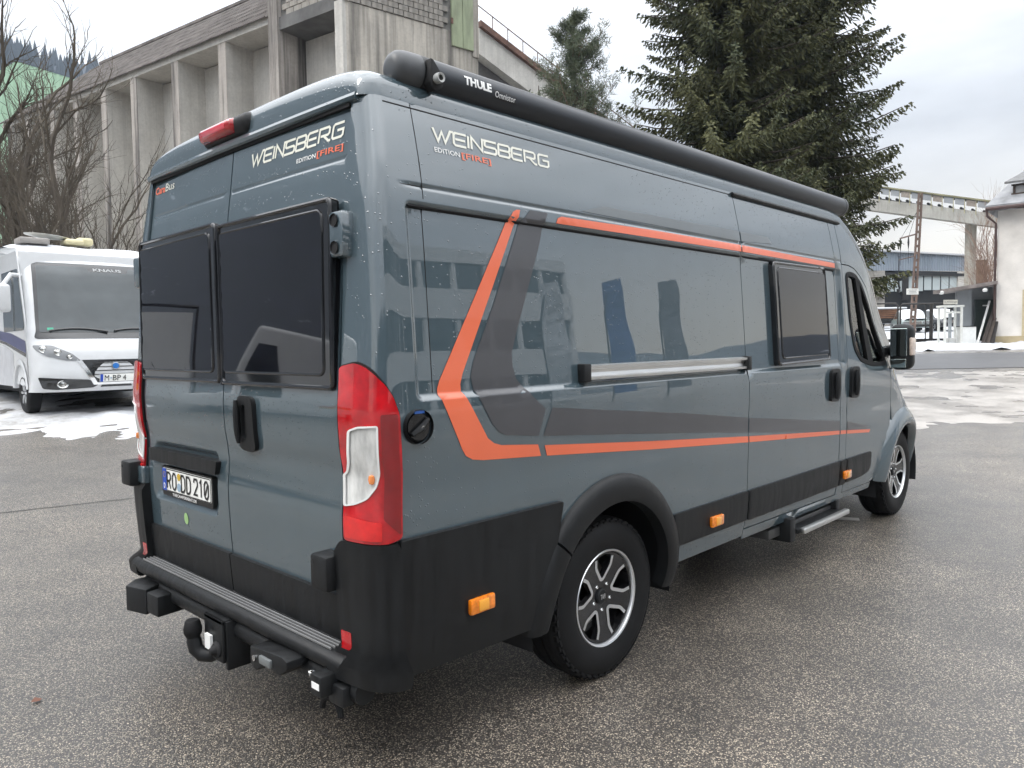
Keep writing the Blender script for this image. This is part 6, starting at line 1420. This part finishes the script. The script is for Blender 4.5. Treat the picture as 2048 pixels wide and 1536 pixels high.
# parked cars under snow
def car(pos, rz, col, label, grp, L=4.4, W=1.7, estate=False, snow=True):
    t = empty('parked_car', (pos[0], pos[1], pos[2]+.10), rz); tag(t, label, 'car', grp)
    m = mat('car_'+str(col), col, .35, .2, coat=.6, var=.08); h = W/2
    low = [(0, .28), (0, .62), (.05, .74), (1.25, .86), (L-1.0 if not estate else L-.05, .90), (L-.05, .86), (L, .6), (L, .30)]
    b = MB(); b.prism(low, -h, h, 'Y'); b.build('body', m, t, bevel=.07, seg=3)
    top = [(1.15, .84), (1.85, 1.34), (2.2, 1.40), (L-1.65, 1.40), (L-.85, .88)] if not estate else [(1.15, .84), (1.85, 1.36), (2.2, 1.44), (L-.4, 1.42), (L-.05, .9)]
    b = MB(); V = []
    for x, z in top:
        k = h*(.97-.14*(z-.84)/.56); V += [(x, -k, z), (x, k, z)]
    n_ = len(top); b.add(V, [(2*i, 2*i+1, 2*i+3, 2*i+2) for i in range(n_-1)]+[tuple(2*i for i in range(n_)), tuple(2*i+1 for i in range(n_-1, -1, -1))]); cab_ = b.build('cabin', m, t, bevel=.03)
    G = mat('car_glass', (.02, .025, .028), .05, coat=.8)
    for sg in (-1, 1):
        kk = lambda z: sg*(h*(.97-.14*(z-.84)/.56)+.006); P = [(1.55, .92), (1.98, 1.30), (2.45, 1.33), (2.45, .92)]; Q2 = [(2.53, .92), (2.53, 1.33), (top[3][0]-.02, 1.32), (top[3][0]+.42 if not estate else top[3][0], .92)]
        for pp in (P, Q2): raw('side_window', [(x, kk(z), z) for x, z in pp], [(0, 1, 2, 3)], G, cab_)
    raw('windscreen', [(1.22, -h*.82, .90), (1.22, h*.82, .90), (1.80, h*.76, 1.31), (1.80, -h*.76, 1.31)], [(0, 1, 2, 3)], G, cab_).location = (-.035, 0, .03)
    b = MB(); b.bx(-.06, .12, -h+.02, h-.02, .34, .50); b.build('bumper', STEELD, t, bevel=.03)
    b = MB(); b.bx(-.02, .05, -.28, .28, .52, .70); gr2 = b.build('grille', SILVER, t)
    for i in range(4): b = MB(); b.bx(-.03, -.021, -.25, .25, .54+i*.04, .56+i*.04); b.build('grille_slot', STEELD, gr2)
    for sg in (-1, 1): b = MB(); b.bx(-.02, .06, sg*.34, sg*(h-.06), .54, .70); b.build('headlight', MATS['headlight_silver'], t, bevel=.01)
    for x in (.85, L-.85):
        for sg in (-1, 1): simple_wheel(x, sg*(h+.005), .31, .2, t)
    if snow:
        b = MB(); n2 = 14; V = []
        prof_ = [(.12, .80), (.6, .84), (1.15, .92), (1.5, 1.16), (1.86, 1.38), (2.2, 1.44), (L-1.7 if not estate else L-.45, 1.45), (L-1.65+.05 if not estate else L-.40, 1.42)]
        for x, z in prof_:
            for j in range(n2):
                y = -h*.84+1.68*h*j/(n2-1); e = min(1, min(j, n2-1-j)/2.5); V.append((x, y, z+(.02+.07*e)*(1+.5*fbm(x*3+pos[0], y*3, 1)) if e > 0 else z-.03))
        b.add(V, [(i*n2+j, (i+1)*n2+j, (i+1)*n2+j+1, i*n2+j+1) for i in range(len(prof_)-1) for j in range(n2-1)]); sn_ = b.build('snow_cover', SNOWC, t)
    return t
yaw0 = math.atan2(DH[1], DH[0])
car(gat(1834, 48.5), yaw0-.30, (.22, .27, .26), 'silver grey sedan with chrome grille, its bonnet under snow', 'snowy cars behind the gate')
car(gat(1856, 58), yaw0+1.35, (.16, .18, .20), 'grey estate car side on, snow on its roof, behind the sedan', 'snowy cars behind the gate', estate=True)
car(gat(1908, 50), yaw0-.12, (.06, .065, .07), 'dark car half hidden by the white stand', 'snowy cars behind the gate')
tw_ = gat(1782, 53.5); tim = empty('timber_trailer', tw_, rzs); tag(tim, 'dark trailer stacked with brown boards under snow behind the gate', 'trailer')
b = MB(); b.bx(-1.9, 1.0, -.9, .9, .55, .85); b.build('bed', STEELD, tim)
for i in range(5): b = MB(); b.box((-.45+.12*math.sin(i*2.3), 0, .93+.13*i), (2.5-.12*i, 1.6, .085), ry=.03*math.sin(i*3.1)); b.build('board', mat('board_brown', (.19, .095, .055), .8, var=.4, vs=3), tim)
b = MB(); b.box((-.4, 0, 1.58), (2.2, 1.7, .13)); b.build('snow_cover', SNOWC, tim, bevel=.07, seg=3)
for x in (-1.2, .5): simple_wheel(x, -.9, .30, .2, tim)
# off to the right of the camera: the office block, flags and the wooded hill mirrored in the paint
off_ = empty('office_building', (14, -30, 0)); tag(off_, 'white office block with ribbon windows behind the camera', 'building')
OW = mat('office_white', (.62, .63, .64), .7, var=.06); OG = mat('office_glass', (.015, .022, .026), .08, coat=1)
oy = -25.0
for i, (z0, z1) in enumerate(((0, .9), (2.6, 4.1), (5.7, 7.2), (8.7, 9.5))):
    b = MB(); b.bx(-2, 31, oy-10, oy, z0, z1); child(b.build('spandrel', OW, None, flat=True), off_)
for i, (z0, z1) in enumerate(((.9, 2.6), (4.1, 5.7), (7.2, 8.7))):
    for k in range(16):
        x0 = -2+k*2.06; b = MB(); b.bx(x0+.02, x0+1.82, oy-9.8, oy-.25, z0+.002, z1-.002); child(b.build('window', OG, None, flat=True), off_)
        b = MB(); b.bx(x0+1.822, x0+2.058, oy-9.8, oy-.05, z0+.002, z1-.002); child(b.build('mullion', OW, None, flat=True), off_)
for i, (x, y, colr, lab) in enumerate(((15.5, -11.5, (.05, .11, .28), 'blue feather flag beside the office drive'), (17.5, -11.0, (.12, .13, .15), 'grey feather flag beside the office drive'), (14.0, -12.5, (.42, .44, .47), 'pale feather flag beside the office drive'))):
    f_ = empty('feather_flag', (x, y, 0), .5); tag(f_, lab, 'flag', 'flags along the office drive')
    b = MB(); b.tube([(0, 0, 0), (0, 0, 3.6), (.15, 0, 4.3), (.5, 0, 4.7)], .025, 6); b.build('mast', STEELD, f_)
    V = []; 
    for k in range(13):
        z = 1.0+3.6*k/12; w_ = .75*(1-.25*(k/12)**2); V += [(.03, .05*math.sin(z*3), z), (.03+w_, .08*math.sin(z*3+1), z+.1)]
    raw('cloth', V, [(2*i, 2*i+2, 2*i+3, 2*i+1) for i in range(12)], mat('flag_%d' % i, colr, .7), f_)
# thin winter air between here and the mountain
b = MB(); b.bx(-920, 920, -920, 920, -40, 360)
hz = b.build('haze', None, flat=True); hz['kind'] = 'stuff'; hz['label'] = 'thin pale winter haze'
m = bpy.data.materials.new('haze_air'); m.use_nodes = True; t = m.node_tree; t.nodes.remove(t.nodes['Principled BSDF'])
pv = nd(t, 'ShaderNodeVolumePrincipled', {'Color': (.66, .80, 1.0, 1), 'Density': .00036, 'Anisotropy': .2}); t.links.new(pv.outputs[0], t.nodes['Material Output'].inputs['Volume'])
hz.data.materials.append(m)

# parked further left, seen only mirrored in the rear windows
wv = empty('delivery_van', (-7.2, 9.6, float(ground_z(-7.2, 9.6))), math.radians(29)); tag(wv, 'plain white panel van parked behind the camper to its left', 'van')
b = MB(); b.prism([(-2.6, .35), (-2.6, 2.35), (-2.4, 2.5), (1.6, 2.5), (2.2, 1.5), (3.0, 1.2), (3.1, .35)], -.98, .98, 'Y'); b.build('body', MW, wv, bevel=.08, seg=3)
b = MB(); b.prism([(1.30, 1.5), (1.30, 2.2), (1.62, 2.2), (2.05, 1.5)], -.995, .995, 'Y'); b.build('side_window', MGL, wv)
for y in (-.5, .5): b = MB(); b.bx(-2.63, -2.6, y-.4, y+.4, 1.45, 2.15); b.build('rear_window', MGL, wv)
for x in (-1.7, 2.3):
    for y in (-.97, .97): simple_wheel(x, y, .34, .22, wv)
bn = empty('banner', (-3.4, 11.8, float(ground_z(-3.4, 11.8))), math.radians(22)); tag(bn, 'cream advertising banner in a metal frame left of the camper', 'banner')
b = MB(); b.tube([(-1.5, 0, 0), (-1.5, 0, 2.6), (1.5, 0, 2.6), (1.5, 0, 0)], .04, 6); b.build('frame', STEELD, bn)
b = MB(); b.bx(-1.42, 1.42, -.01, .01, .6, 2.5); b.build('cloth', MW, bn)
for z0_, z1_, m_ in ((1.75, 2.15, (.012, .012, .012)), (1.35, 1.75, (.32, .02, .02)), (.95, 1.35, (.50, .34, .04))):
    b = MB(); b.bx(.1, .85, -.014, .014, z0_, z1_-.004); b.build('printed_block', mat('banner_%d' % int(z0_*100), m_, .6), bn)

# marks on the asphalt
PM_ = mat('worn_paint', (.42, .40, .37), .6, var=.35, vs=9)
def mark(P, m, label, name='painted_mark'):
    o = raw(name, [(x, y, float(ground_z(x, y))+.004) for x, y in P], [tuple(range(len(P)))], m); return tag(o, label, kind='structure')
mark([(4.62, -.40), (4.74, -.34), (4.95, -.80), (4.86, -.84)], PM_, 'short worn white line on the asphalt by the entry step')
P = [(-.6+.11*i, 5.15-.0115*i-.06*((i*7) % 5)/5*.25) for i in range(19)]
mark([(x, y+.012) for x, y in P]+[(x, y-.012) for x, y in P[::-1]], mat('crack_tar', (.02, .019, .018), .7), 'thin dark seam in the asphalt at left', 'asphalt_seam')
b = MB(); b.add([(-.625, .70, .010), (-.60, .728, .016), (-.577, .712, .007), (-.595, .682, .012)], [(0, 1, 2, 3)]); lf_ = b.build('fallen_leaf', mat('leaf_brown', (.14, .05, .025), .6)); tag(lf_, 'small reddish brown leaf lying on the asphalt at lower left', 'leaf')

tag(bpy.data.objects['delivery_van'], 'plain white panel van parked behind the camper to its left')
for z, m_ in ((1.05, mat('van_red_band', (.35, .03, .02), .5)), (.95, mat('van_gold_band', (.55, .36, .05), .5))):
    b = MB(); b.bx(-2.2, .6, -.992, -.982, z, z+.09); b.build('stripe', m_, wv)
